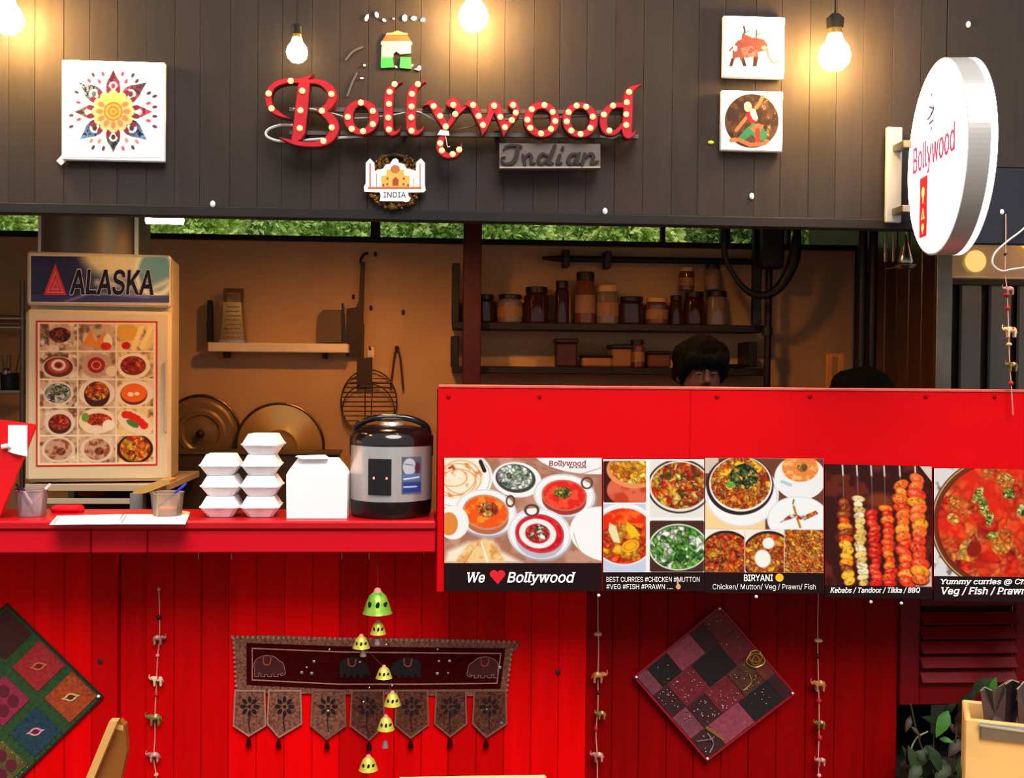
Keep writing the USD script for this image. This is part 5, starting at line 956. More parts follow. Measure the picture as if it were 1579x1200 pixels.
part(T, 'reflected_glow_disc', lathe([(0, 0), (.06, 0), (.065, .008), (0, .01)], P(1590, 366, 1.112), 32, 'y'), glow('disc_glow2', (255, 190, 60), 1.5))
part(T, 'post', [box(PX(x, 600, 1.15), PX(x, 600, 1.15) + .04, 1.15, 1.19, 0, 2.75, .003) for x in (1460, 1690)], DARKWOOD, kind='stuff')
# ================================================================== things on the counter
FOAM = mat('white_foam', (246, 242, 244), 0.6, var=.03, scale=30)
def hull(pts): return trimesh.convex.convex_hull(np.array(pts, float))
def tray(w0, d0, w1, d1, z0, z1, c=(0, 0, 0), ch=.012):
    """A shallow frustum with cut corners."""
    p = []
    for w, d, z in ((w0, d0, z0), (w1, d1, z1)):
        for s in (-1, 1):
            for t in (-1, 1): p += [(s * (w - ch), t * d, z), (s * w, t * (d - ch), z)]
    m = hull(p); m.apply_translation(c); return m
bx = []
for x, yb, lab, k in ((342, 803, 'bottom white foam box of the shorter stack', 1.0), (343, 772, 'middle white foam box of the shorter stack', .98), (341, 741, 'top white foam box of the shorter stack', 1.0), (403, 803, 'bottom white foam box of the taller stack', 1.0), (404, 772, 'second white foam box from the bottom of the taller stack', 1.0), (404, 741, 'third white foam box from the bottom of the taller stack', .99), (406, 709, 'top white foam box of the taller stack', .95)): bx.append((x, yb, lab, k))
HB = 31.0 / S(.12); first = None
for n, (x, yb, lab, k) in enumerate(bx):
    lev = round((803 - yb) / 31); loc = (PX(x, yb, .12), .13, CT + .0015 + lev * (HB + .0008)); g = 'white foam takeaway boxes in two stacks'
    if first is None:
        first = thing('foam_box', lab, 'food box', loc, g); z = loc
        part(first, 'base', tray(.043, .05, .064, .071, 0, HB * .46, z), FOAM); part(first, 'rim', tray(.068, .075, .068, .075, HB * .462, HB * .535, z, .016), FOAM)
        part(first, 'lid', tray(.064, .071, .047, .053, HB * .537, HB, z), FOAM); part(first, 'latch_tab', box(z[0] - .012, z[0] + .012, z[1] - .079, z[1] - .0755, z[2] + HB * .46, z[2] + HB * .54, .001), FOAM)
    else: copy(first, loc, (0, 0, (0, -2, 1, 2, -1, 2, -7)[n]), (k, k, 1), lab, 'food box', g)
c = P(491, 804, .1); c[2] = CT + .0012; k = 1 / S(.1)
T = thing('white_carton', 'white gable carton box with a folded handle beside the rice cooker', 'carton', c)
w, h = 46 * k, 97 * k
part(T, 'body', hull([(c[0] + s * w * .98, c[1] + t * .055, c[2]) for s in (-1, 1) for t in (-1, 1)] + [(c[0] + s * w, c[1] + t * .055, c[2] + h * .68) for s in (-1, 1) for t in (-1, 1)] + [(c[0] + s * w * .92, c[1] + t * .05, c[2] + h * .75) for s in (-1, 1) for t in (-1, 1)] + [(c[0] + s * w * .66, c[1] + t * .014, c[2] + h * .93) for s in (-1, 1) for t in (-1, 1)]), FOAM)
part(T, 'handle_flap', hull([(c[0] + u * w, c[1] + t, c[2] + v * h) for u, v in ((-.72, .96), (.2, .97), (.34, .925), (-.5, .92)) for t in (-.05, .012)]), FOAM, label='folded handle flap on top')
part(T, 'slot', box(c[0] - .02, c[0] + .03, c[1] - .0175, c[1] - .015, c[2] + h * .885, c[2] + h * .9, .0008), mat('soft_pink', (236, 206, 206), .5))
# rice cooker
c = P(603, 803, .16); c[2] = CT + .001; k = 1 / S(.16); r = 62 * k; H = 150 * k
CK = mat('cooker_steel', (214, 206, 202), .3, .65, var=.12, scale=30, stretch=(1, 1, .03)); CB = mat('cooker_black', (20, 8, 9), .25, spec=.6); CLID = mat('cooker_lid', (26, 14, 13), .12, spec=.7)
T = thing('rice_cooker', 'black and brushed steel rice cooker with a carrying handle on the red counter', 'rice cooker', c)
part(T, 'base', lathe([(0, 0), (r * .93, 0), (r * .98, .01), (r, H * .17), (0, H * .17)], c, 48), CB, smooth=35); part(T, 'body', lathe([(0, H * .171), (r * 1.0, H * .171), (r * 1.01, H * .4), (r * 1.0, H * .72), (0, H * .72)], c, 64), CK, smooth=35)
part(T, 'lid', lathe([(0, H * .721), (r * 1.01, H * .721), (r * 1.02, H * .78), (r * .97, H * .84), (r * .8, H * .895), (r * .45, H * .92), (0, H * .925)], c, 48), CLID, smooth=40)
part(T, 'handle', tube(curve([c + [-r * .93, -.0, H * .78], c + [-r * .84, -.01, H * .91], c + [-r * .45, -.02, H * .985], c + [0, -.02, H * 1.0], c + [r * .45, -.02, H * .985], c + [r * .84, -.01, H * .91], c + [r * .93, -.0, H * .78]], 6), [.011] * 37, 10), CLID, smooth=True)
part(T, 'steam_vent', lathe([(0, H * .92), (r * .3, H * .92), (r * .26, H * .95), (0, H * .952)], c + [0, -.02, 0], 24), CK, smooth=30)
for s in (-1, 1): part(T, 'hinge', box(c[0] + s * r * .97 - .008, c[0] + s * r * .97 + .008, c[1] - .02, c[1] + .02, c[2] + H * .6, c[2] + H * .82, .004), CB)
def wrapped(x0, x1, z0, z1, rad, th, rnd=.006):
    """A curved plate lying on the cooker's barrel, between angles set by x."""
    a0, a1 = math.asin(x0 / rad), math.asin(x1 / rad); t = np.linspace(a0, a1, 12)
    q = [(math.sin(a) * q_, -math.cos(a) * q_) for q_ in (rad, rad + th) for a in t]; v = np.array([(x, y, z) for z in (z0, z1) for x, y in q])
    g = sg.Polygon([(math.sin(a) * (rad + th), -math.cos(a) * (rad + th)) for a in t] + [(math.sin(a) * rad, -math.cos(a) * rad) for a in t[::-1]])
    m = trimesh.creation.extrude_polygon(g, z1 - z0, engine='earcut'); m.apply_translation([c[0], c[1], c[2] + z0]); return m
part(T, 'control_panel', wrapped(-r * .5, r * .04, H * .24, H * .6, r * 1.012, .004), CB)
PK = mat('pilot_red', (240, 120, 110), .4, emit=(255, 110, 90), strength=1.6)
for x in (-.42, -.08): part(T, 'pilot_light', ball(c + [r * x * .9, -math.sqrt((r * 1.012) ** 2 - (r * x * .9) ** 2) - .005, H * .41], (.004, .002, .005), 1), PK)
p = Pic(0, 0, 42, 52, 1, (150, 150, 158)); p.rect(0, 0, 42, 52, (90, 90, 104), 0); p.ell(15, 14, 13, 12, (190, 190, 196)); p.ell(32, 16, 6, 8, (90, 40, 50)); p.rect(2, 24, 40, 34, (90, 110, 160)); p.rect(2, 36, 40, 50, (40, 60, 130)); p.line([(4, 31), (36, 29)], 2, (220, 224, 236)); p.line([(4, 42), (30, 42)], 2, (200, 206, 230)); p.line([(6, 10), (22, 12)], 1.5, (110, 110, 120))
a0, a1 = math.asin(.28), math.asin(.74)
m, col = p.mesh(lambda X, Y: np.stack([c[0] + np.sin(a0 + (a1 - a0) * X / 42) * r * 1.016, c[1] - np.cos(a0 + (a1 - a0) * X / 42) * r * 1.016, c[2] + H * (.62 - .37 * Y / 52)], -1)); part(T, 'sticker', m, PRINT, color=col)
# cups, pens, papers
CUP = clear('cup_plastic', (236, 220, 226), .82, .1); CUP2 = clear('cup_plastic_tan', (240, 220, 196), .8, .1)
def cup(x, yb, w, h, m, name, lab):
    c = P(x, yb, .12); c[2] = CT + .001; k = 1 / S(.12); r0, r1, hh = w * .42 * k, w * .5 * k, h * k
    T = thing(name, lab, 'cup', c)
    part(T, 'wall', lathe([(0, 0), (r0, 0), (r1, hh), (r1 * 1.05, hh), (r1 * 1.05, hh - .003), (r1 * .97, hh - .004), (r0 * .95, .002), (0, .002)], c, 32), m, smooth=40); return T, c, r0, hh
T, c, r0, hh = cup(49, 795, 46, 40, CUP, 'pen_cup', 'clear plastic cup of pens at the left end of the counter')
PENW, PENB, PENP = mat('pen_white', (236, 226, 230), .4), mat('pen_dark', (40, 30, 50), .4), mat('pen_pink', (236, 170, 190), .4); BLUE = mat('pen_blue', (50, 60, 190), .35)
def pen(c, a, b, m, tip, lab):
    T = thing('pen', lab, 'pen', c + np.array(a)); part(T, 'barrel', tube([c + a, c + b], .0042, 8), m); d = np.array(b, float) - a; d /= np.linalg.norm(d); part(T, 'cap', tube([c + b, c + b + d * .022], [.0052, .004], 8), tip)
A_ = np.array
pen(c, A_([-.022, .0, .006]), A_([.052, -.012, .094]), PENP, PENW, 'pink pen leaning right in the left cup'); pen(c, A_([.022, .0, .006]), A_([-.024, -.006, .085]), PENW, PENB, 'white pen with dark cap leaning left in the left cup'); pen(c, A_([.0, .014, .006]), A_([-.046, .012, .09]), PENB, PENB, 'dark pen at the left side of the left cup')
T, c, r0, hh = cup(258, 794, 50, 36, CUP2, 'sauce_cup', 'clear plastic cup holding orange stuff and a blue pen')
part(T, 'contents', lathe([(0, .003), (r0 * .93, .003), (r0 * 1.0, hh * .32), (0, hh * .34)], c, 24), mat('orange_fill', (236, 150, 60), .6))
pen(c, A_([-.03, -.03, .028]), A_([.052, -.02, .1]), BLUE, BLUE, 'blue pen standing in the cup with orange contents')
single('coaster', lathe([(0, 0), (.062, 0), (.062, .004), (0, .004)], (c[0] + .005, .165, CT + .0008), 24), mat('yellow_card', (240, 214, 150), .6), 'pale yellow round coaster behind the cup of orange stuff', 'coaster')
for n, (q, lab) in enumerate((([(76, 809), (88, 795), (189, 793), (181, 808)], 'left white menu sheet lying on the counter'), ([(181, 808), (191, 793), (292, 793), (286, 808)], 'right printed menu sheet lying on the counter, faint pink marks'))):
    pts = []
    for x, y in q:
        d = fwd + rt * (x - 789.5) / F - up * (y - 600) / F; pts.append((CAM + d * ((CT + .002 + .001 * n - CAM[2]) / d[2]))[:2])
    T = thing('menu_sheet', lab, 'menu sheet', (*np.mean(pts, 0), CT + .001), 'menu sheets on the counter')
    m = trimesh.creation.extrude_polygon(sg.Polygon(pts), .0009, engine='earcut'); m.apply_translation([0, 0, CT + .0008 + .001 * n]); part(T, 'paper', m, PAPER)
    o, ex, ey = pts[0], pts[3] - pts[0], pts[1] - pts[0]; zt_ = CT + .0019 + .001 * n
    for k in range(4):
        v = .2 + .18 * k; part(T, 'print_line', tube([(*(o + ex * (.1 + .04 * k) + ey * v), zt_), (*(o + ex * (.75 + .05 * k) + ey * v), zt_)], .0012, 4), mat('faint_ink', (206, 180, 190), .6) if n else mat('fainter_ink', (228, 224, 228), .6))
    e = np.array([o + ex * .05 + ey * .1, o + ex * .05 + ey * .85]); part(T, 'border', tube([(*e[0], zt_), (*e[1], zt_)], .0014, 4), mat('ink_dark', (110, 90, 100), .6))
single('red_cloth', [box(PX(82, 790, .24), PX(127, 790, .24), .2, .27, CT + .0005, CT + .022, .008), box(PX(118, 790, .24), PX(130, 790, .24), .21, .25, CT + .0005, CT + .012, .004)], APR2, 'folded red cloth lying behind the left menu sheet', 'cloth')
# red slanting panel with a white tag at the left edge
T = thing('red_display_stand', 'slanting red display stand with a curled white tag at the left edge of the counter', 'display stand', (PX(-10, 800, .06), .06, CT))
part(T, 'board', traced(poly((-60, 640), (0, 648), (55, 655), (8, 775), (-2, 800), (-60, 800)), .05, .02), mat('panel_red', (226, 8, 20), .5, var=.08)); 
part(T, 'foot', box(PX(-55, 790, .06), PX(-8, 790, .06), .03, .12, CT + .0005, CT + .012, .003), APR2)
tg = [P(x, 676, .05) for x in np.linspace(13, 43, 9)]
v = np.array([[(q[0], .046 - .012 * math.sin(i / 8 * 3.1) - t, q[2] + dz * 20 / 449 - .002 * i * (dz < 0)) for t in (0, .0012)] for dz in (1, -1) for i, q in enumerate(tg)])
part(T, 'white_tag', hull([tuple(x) for x in v.reshape(-1, 3)]), PAPER, label='white tag'); part(T, 'tag_curl', tube([P(3, 689, .04), P(16, 687, .035)], .008, 8), PAPER)

# ================================================================== things hung on the red front
FV = FY - .008
STR2 = mat('string_red', (120, 30, 24), .7); STR = mat('string_pale', (206, 150, 130), .7); BE = {k: mat('bead_' + k, v, .5) for k, v in dict(red=(190, 30, 24), dark=(60, 20, 16), pink=(226, 140, 130), cream=(230, 190, 140)).items()}
ELM = {k: mat('cloth_elephant_' + k, v, .7, var=.35, scale=90, other=w) for k, v, w in (('tan', (214, 150, 80), (150, 60, 30)), ('olive', (150, 130, 60), (70, 40, 24)), ('pink', (214, 150, 140), (120, 50, 50)), ('gold', (236, 170, 80), (220, 210, 190)))}
def elephant_mesh(L):
    """A small stuffed elephant, length L, seen from its side, facing -x."""
    b = [((( .02 * L, 0, .52 * L), .2 * L), ((.28 * L, 0, .5 * L), .19 * L)), (((-.3 * L, 0, .56 * L), .14 * L), ((-.05 * L, 0, .53 * L), .15 * L)), (((-.4 * L, 0, .5 * L), .07 * L), ((-.5 * L, 0, .62 * L), .045 * L)), (((-.5 * L, 0, .62 * L), .045 * L), ((-.47 * L, 0, .82 * L), .035 * L)), (((.46 * L, 0, .5 * L), .03 * L), ((.52 * L, 0, .3 * L), .025 * L))]
    for x in (-.1, .34):
        for y in (-.11, .11): b.append((((x * L, y * L, .42 * L), .09 * L), ((x * L, y * L, .05 * L), .065 * L)))
    m = flesh(b, .09 * L, 2); ears = [ball((-.2 * L, s * .14 * L, .56 * L), (.1 * L, .03 * L, .14 * L), 1) for s in (-1, 1)]
    return m, trimesh.util.concatenate(ears)
EM, EARS = elephant_mesh(1.0)
def garland(pts, Y, items, lab, hook=True):
    """pts: string in pixels; items: (kind, x, y, colour, width in pixels, facing)."""
    c = P(*pts[-1], Y); T = thing('elephant_garland', lab, 'garland', c, 'strings of little cloth elephants')
    part(T, 'string', tube(curve([P(x, y, Y) for x, y in pts], 4), .0022, 5), STR)
    for kind, x, y, col, w, f in items:
        q = P(x, y, Y); k = w / S(Y)
        if kind == 'e':
            def put(m):
                m = m.copy(); m.apply_scale(k); m.apply_translation([0, 0, -.5 * k])
                if f < 0: m.apply_transform(trimesh.transformations.rotation_matrix(np.pi, [0, 0, 1]))
                m.apply_translation(q + [0, -.012, 0]); return m
            n = part(T, 'elephant', put(EM), ELM[col], smooth=True); part(n, 'ears', put(EARS), ELM[col], smooth=True); part(n, 'blanket', put(ball((.15, 0, .56), (.16, .21, .17), 1)), BE['cream' if col != 'gold' else 'red'])
        else: part(T, 'bead', ball(q, (k / 2, k / 2, k / 2 * f), 1), BE[col], smooth=True)
garland([(245, 905), (246, 940), (246, 985), (243, 1015), (241, 1060), (239, 1105), (239, 1140), (237, 1170), (241, 1198), (241, 1240)], FV, [('b', 245, 909, 'pink', 6, 1), ('b', 245, 952, 'dark', 8, 1), ('e', 247, 983, 'pink', 20, -1), ('b', 243, 1011, 'pink', 6, 1), ('e', 242, 1046, 'gold', 21, 1), ('b', 241, 1071, 'red', 7, 1), ('e', 238, 1105, 'olive', 24, 1), ('e', 237, 1163, 'pink', 21, 1), ('b', 241, 1195, 'pink', 7, 1)], 'elephant garland at the left, between the green hanging and the fringed valance')
garland([(922, 914), (922, 960), (923, 1000), (922, 1045), (922, 1090), (919, 1130), (921, 1170), (921, 1240)], FV, [('b', 922, 978, 'pink', 14, .55), ('e', 924, 1040, 'tan', 24, -1), ('b', 922, 1068, 'dark', 7, 1), ('e', 925, 1099, 'olive', 18, 1), ('b', 919, 1124, 'red', 6, 1.6), ('e', 920, 1163, 'pink', 21, 1)], 'elephant garland between the fringed valance and the maroon diamond')
garland([(1262, 916), (1261, 960), (1261, 1000), (1262, 1050), (1263, 1090), (1263, 1130), (1262, 1170), (1263, 1240)], FV, [('b', 1262, 988, 'cream', 14, .5), ('b', 1261, 1012, 'dark', 6, 1.5), ('e', 1260, 1053, 'tan', 24, 1), ('b', 1263, 1081, 'red', 8, 1), ('e', 1262, 1114, 'olive', 19, 1), ('b', 1264, 1138, 'red', 8, 1.2), ('e', 1263, 1171, 'pink', 18, 1), ('b', 1263, 1196, 'pink', 7, 1)], 'elephant garland right of the maroon diamond hanging')
garland([(1551, 330), (1551, 380), (1550, 420), (1553, 450), (1555, 500), (1557, 560), (1560, 605), (1562, 640)], -.02, [('b', 1550, 392, 'dark', 5, 1), ('b', 1549, 417, 'red', 8, .6), ('e', 1552, 446, 'pink', 19, 1), ('b', 1552, 455, 'red', 11, .7), ('b', 1554, 475, 'red', 8, 1), ('e', 1554, 509, 'gold', 24, 1), ('b', 1556, 531, 'cream', 9, .7), ('e', 1557, 563, 'olive', 21, 1), ('b', 1559, 591, 'red', 8, 1)], 'elephant garland hung under the navy panel before the grey sheet screen')
# bell mobile
BG = [mat('bell_' + n, c, .35, .3, var=.3, scale=40, other=o) for n, c, o in (('green', (100, 180, 60), (170, 200, 70)), ('yellow', (226, 206, 84), (190, 190, 70)), ('lime', (196, 196, 72), (226, 206, 90)))]
CLAP = mat('clapper', (170, 140, 136), .35, .6); BDK = mat('bell_hole', (20, 10, 8), .6)
BY = .06
T = thing('bell_mobile', 'string of green and yellow pierced bells hanging before the fringed valance', 'bell mobile', P(570, 1190, BY))
bells = [(582, 929, 46, 33, 0), (583, 968, 25, 19, 1), (557, 990, 27, 18, 1), (592, 1037, 26, 17, 2), (605, 1078, 27, 19, 2), (595, 1115, 27, 20, 2), (568, 1177, 30, 20, 1)]
xs_ = [P(x, y - h / 2, BY) for x, y, w, h, m in bells]
zc0 = ab - .001
part(T, 'string', tube([(xs_[0][0], BY, CT - .031), xs_[0]], .0012, 5), STR2)
for i in range(1, len(bells)): part(T, 'string', tube([xs_[i - 1] - [0, 0, .03], xs_[i]], .0008, 5), STR2)
for x, y, w, h, m in bells:
    k = 1 / S(BY); r, hh = w * k / 2, h * k; q = P(x, y + h / 2, BY)
    n = part(T, 'bell', lathe([(r, 0), (r * .92, hh * .12), (r * .78, hh * .45), (r * .58, hh * .8), (r * .3, hh * .98), (0, hh), (0, hh * .94), (r * .5, hh * .75), (r * .7, hh * .42), (r * .9, 0), (r, 0)], q, 28), BG[m], smooth=40)
    part(n, 'crown', lathe([(0, hh * .97), (r * .3, hh * .96), (r * .2, hh * 1.14), (0, hh * 1.2)], q, 12), BE['pink'])
    for s in (-.45, .05, .5): part(n, 'leaf_hole', turned(ball((q[0] + s * r, q[1] - math.sqrt(max(.01, .76 ** 2 - s * s)) * r - .001, q[2] + hh * .45), (r * .13, .003, hh * .19), 1), (-25, 0, 25)[(s > -.4) + (s > .4)] + 12, [0, 1, 0], (q[0] + s * r, q[1], q[2] + hh * .45)), BDK)
for x, y in ((582, 989), (594, 1148), (560, 1007)): part(T, 'clapper', lathe([(0, 0), (.012, .002), (.008, .024), (0, .028)], P(x, y + 6, BY), 16), CLAP)
# fringed valance with elephants
VY = FY - .012
VG, VM, VB, VK = mat('valance_tan', (150, 96, 76), .85, var=.6, scale=110, spec=.05, other=(70, 30, 24)), mat('valance_maroon', (62, 6, 5), .9, var=.5, scale=90, spec=.02), mat('valance_braid', (176, 124, 104), .85, var=.5, scale=160), mat('valance_black', (22, 8, 10), .8)
T = thing('embroidered_valance', 'embroidered fringed valance with elephants and seven pointed flaps on the red boards', 'valance', P(580, 1165, VY))
M = lambda x, y: (340 + x / 3.29, 880 + y / 3.29)
part(T, 'ground_cloth', traced(G(M, (55, 335), (250, 330), (600, 342), (1000, 345), (1300, 352), (1525, 368), (1480, 420), (1455, 600), (1440, 640), (80, 620), (75, 450)), VY, .006), VG)
part(T, 'maroon_panel', traced(G(M, (132, 368), (600, 385), (1000, 390), (1445, 395), (1420, 600), (1000, 602), (600, 602), (132, 580)), VY - .002, .003), VM)
fr = G(M, (158, 392), (600, 410), (1000, 415), (1425, 418), (1405, 575), (1000, 580), (600, 580), (158, 558)); part(T, 'braid_frame', traced(fr.difference(fr.buffer(-1.8)), VY - .0035, .003), VB)
part(T, 'zigzag_edge', traced(U([ell(*M(x, 337 + (x - 55) * .018), 1.9, 2.6) for x in range(60, 1500, 26)] + [ell(*M(66 + (y - 340) * .05, y), 2.2, 1.8) for y in range(345, 620, 24)] + [ell(*M(1478 - (y - 400) * .12, y), 1.8, 1.8) for y in range(400, 640, 26)]), VY - .002, .003), VB, kind='stuff')
def ele(cx, cy, w, fl):
    e = U([ell(cx, cy - 2, w * .42, w * .3), sg.box(cx - w * .4, cy, cx + w * .4, cy + w * .12), ell(cx + w * .38, cy + 2, w * .16, w * .2), stroke([(cx + w * .48, cy + 2, 5), (cx + w * .54, cy + 10, 3.5), (cx + w * .46, cy + 13, 2)])] + [sg.box(cx + u * w - w * .06, cy, cx + u * w + w * .06, cy + w * .32) for u in (-.34, -.14, .08, .28)])
    return sa.scale(e, fl, 1, origin=(cx, cy))
for x, y, m, f in ((412, 1028, 'valance_red', 1), (543, 1030, None, 1), (629, 1030, None, -1), (748, 1030, 'valance_red', -1)):
    n = part(T, 'elephant_patch', traced(ele(x, y, 48, f), VY - .0045, .003), mat('valance_red', (66, 14, 16), .8) if m else VK)
    part(n, 'saddle', traced(U([stroke([(x - 6, y - 14, 2), (x - 5, y - 4, 2), (x + 3, y - 3, 2), (x + 6, y - 13, 2)])]), VY - .006, .002), mat('saddle_red', (150, 50, 36), .7))
    if m: part(n, 'outline', traced(ele(x, y, 48, f).buffer(.8).difference(ele(x, y, 48, f)), VY - .004, .002), VB)
MIR = mat('mirror_bit', (236, 226, 220), .1, 1.0)
part(T, 'mirror_bits', [ball(P(*M(x, y), VY - .004), (s * .004, .002, s * .004), 1) for x, y, s in ((412, 518, 1.7), (463, 522, 1.7), (474, 462, 1.4), (437, 492, 1), (707, 465, 1), (1100, 523, 1.6), (1108, 460, 1.3), (1162, 460, 1.5), (1155, 520, 1), (1418, 492, 1.7), (552, 402, 1), (755, 595, 1), (1102, 400, 1), (870, 585, 1), (545, 714, 1.2), (725, 668, 1.2), (1425, 775, 1.4), (840, 378, 1.2), (1350, 705, 1))], MIR, kind='stuff')
for n, (x0, x1, tx, ty, yb) in enumerate(((62, 232, 143, 845, 790), (234, 415, 295, 852, 780), (455, 638, 540, 860, 790), (655, 835, 755, 865, 790), (882, 1058, 965, 855, 785), (1083, 1252, 1165, 848, 780), (1276, 1455, 1348, 852, 780))):
    q = G(M, (x0 + 8, 606), (x1 - 4, 606), (x1, yb), (tx, ty), (x0, yb)); f = part(T, 'flap', traced(q, VY - .001, .005), VG if n < 3 else mat('valance_tan_shaded', (112, 64, 50), .85, var=.6, scale=110, spec=.05, other=(50, 16, 14)))  # left flaps take the lit tan, the others a shaded copy of it
    part(f, 'braid', traced(q.difference(q.buffer(-2.6)), VY - .003, .003), VB if n < 2 else mat('braid_shaded', (134, 88, 70), .85, var=.5, scale=160))  # braid follows: lit tone at the left, shaded copy for the rest
    cx, cy = (x0 + x1) / 2, 690; fl = [ell(*M(cx + 34 * math.cos(t), cy + 36 * math.sin(t)), 4.6, 2.6, math.degrees(t)) for t in np.arange(8) * math.pi / 4] + [ell(*M(cx, cy), 2.4, 2.4), stroke([(*M(cx, 725), 1.6), (*M(cx - 4, 770), 1.4), (*M(cx + 2, 815), 1.2)])]
    part(f, 'flower', traced(U(fl), VY - .004, .0025), VK); q = P(*M(tx, ty + 8), VY); part(f, 'tassel', lathe([(0, -.026), (.011, -.026), (.007, -.006), (.004, 0), (0, .002)], q, 12), VM)
# green patchwork hanging at the left (continues past the frame)
HY = FY - .012
o, ea, eb = A_([10., 930]), A_([150., 145]), A_([-160., 157])
uv = lambda u, v: tuple(o + ea * u + eb * v)
def quilt(name, lab, gnd, loc, rows, edge):
    T = thing(name, lab, 'wall hanging', loc); q = poly(uv(0, 0), uv(1, 0), uv(1, 1), uv(0, 1))
    part(T, 'ground_cloth', traced(q, HY, .007), gnd); part(T, 'edge_band', traced(q.difference(q.buffer(-3)), HY - .002, .003), edge); return T
GC = mat('quilt_green', (44, 74, 34), .85, var=.45, scale=70)
T = quilt('green_hanging', 'dark green patchwork wall hanging with flower squares at the left', GC, P(10, 1240, HY), None, mat('quilt_edge', (44, 14, 16), .8))
def patch(T, u, v, s, m, motif, mm, lab=None):
    a = s / 2; q = poly(uv(u - a, v - a), uv(u + a, v - a), uv(u + a, v + a), uv(u - a, v + a)).buffer(-1).buffer(1); n = part(T, 'patch', traced(q, HY - .003, .004), m); x, y = uv(u, v)
    if motif == 'eye':
        e = sa.rotate(ell(x, y, 9, 6).intersection(ell(x, y, 13, 6)), -48 if lab else -12); tip = U([e, sa.rotate(poly((x - 15, y), (x, y - 5), (x + 15, y), (x, y + 5)), -48 if lab else -12)])
        part(n, 'motif_ring', traced(tip.difference(sa.scale(tip, .62, .66)), HY - .005, .003), mm[0]); part(n, 'motif_heart', traced(sa.scale(tip, .52, .56), HY - .0045, .002), mm[1])
    elif motif == 'flower': part(n, 'petals', traced(U([ell(x + 15 * a_, y + 15 * b_, 8.5, 9.5) for a_, b_ in ((0, -1), (0, 1), (-1, 0), (1, 0))]), HY - .005, .003), mm[0])
    part(n, 'stitches', [ball(P(*uv(u + (i / 4.5 - .5) * s * .9, v + (j / 4.5 - .5) * s * .9), HY - .003), (.0022, .0015, .0022), 0) for i in range(6) for j in range(6) if max(abs(i - 2.5), abs(j - 2.5)) > 1.6], mm[-1], kind='stuff')
C_ = lambda n, c, o: mat('patch_' + n, c, .8, var=.5, scale=110, other=o)
PKE = mat('motif_pink', (214, 140, 150), .8); CRE = mat('motif_cream', (196, 170, 96), .8); MRO = mat('motif_maroon', (90, 20, 34), .8); ORG = mat('motif_orange', (196, 90, 50), .8)
pats = [(.16, .16, C_('maroon', (70, 18, 18), (44, 18, 14)), 'none', (MRO,)), (.50, .16, C_('red', (170, 36, 38), (130, 22, 26)), 'eye', (ORG, MRO, MRO)), (.83, .16, C_('orange', (176, 74, 24), (130, 30, 14)), 'eye', (CRE, MRO, MRO)),
        (.16, .50, C_('plum', (90, 30, 50), (60, 20, 40)), 'flower', (MRO,)), (.50, .50, C_('pink', (150, 34, 66), (120, 24, 50)), 'flower', (MRO,)), (.83, .50, C_('teal', (34, 66, 78), (18, 34, 44)), 'eye', (PKE, MRO, VK)),
        (.16, .83, C_('rust', (120, 50, 24), (80, 30, 14)), 'flower', (CRE,)), (.50, .83, C_('blue', (40, 50, 90), (20, 24, 50)), 'eye', (CRE, MRO, MRO)), (.83, .83, C_('olive', (104, 88, 36), (60, 50, 20)), 'flower', (MRO, CRE))]
for u, v, m, mo, mm in pats: patch(T, u, v, .26, m, mo, mm)
for u, v, lab in ((.99, .012, 'white pin at the right corner of the green hanging'),): single('pin', ball(P(*uv(u - .02, v + .01), HY - .006), .006, 1), WHITEPL, lab, 'pin')
# maroon patchwork diamond
M3 = lambda x, y: (820 + x / 3.29, 880 + y / 3.29)
o = A_(M3(955, 178)); ea, eb = A_(M3(1340, 625)) - o, A_(M3(515, 540)) - o
q4 = [A_(M3(*k)) for k in ((955, 178), (1340, 625), (890, 970), (515, 540))]
uv = lambda u, v: tuple(q4[0] * (1 - u) * (1 - v) + q4[1] * u * (1 - v) + q4[2] * u * v + q4[3] * (1 - u) * v)
T = quilt('maroon_hanging', 'maroon beaded patchwork diamond hanging on the red boards below the biryani poster', mat('quilt_maroon', (110, 16, 20), .8, var=.3, scale=60), P(1095, 1177, HY), None, mat('quilt_red_edge', (150, 10, 22), .6))
Q = {k: mat('silk_' + k, c, .55, var=.4, scale=80, other=o2, sheen_weight=.3) for k, c, o2 in (('pink', (150, 62, 80), (120, 40, 56)), ('black', (30, 10, 16), (14, 6, 8)), ('mauve', (130, 62, 76), (96, 40, 50)), ('maroon', (62, 10, 20), (40, 8, 12)), ('wine', (112, 20, 24), (80, 14, 14)), ('crimson', (128, 18, 34), (84, 12, 20)), ('brown', (116, 44, 26), (84, 24, 16)), ('olive', (96, 50, 30), (60, 20, 16)))}
GB, SB = mat('gold_bead', (226, 176, 84), .25, .9), mat('silver_bead', (226, 196, 196), .2, .9)
rq = np.random.default_rng(12)
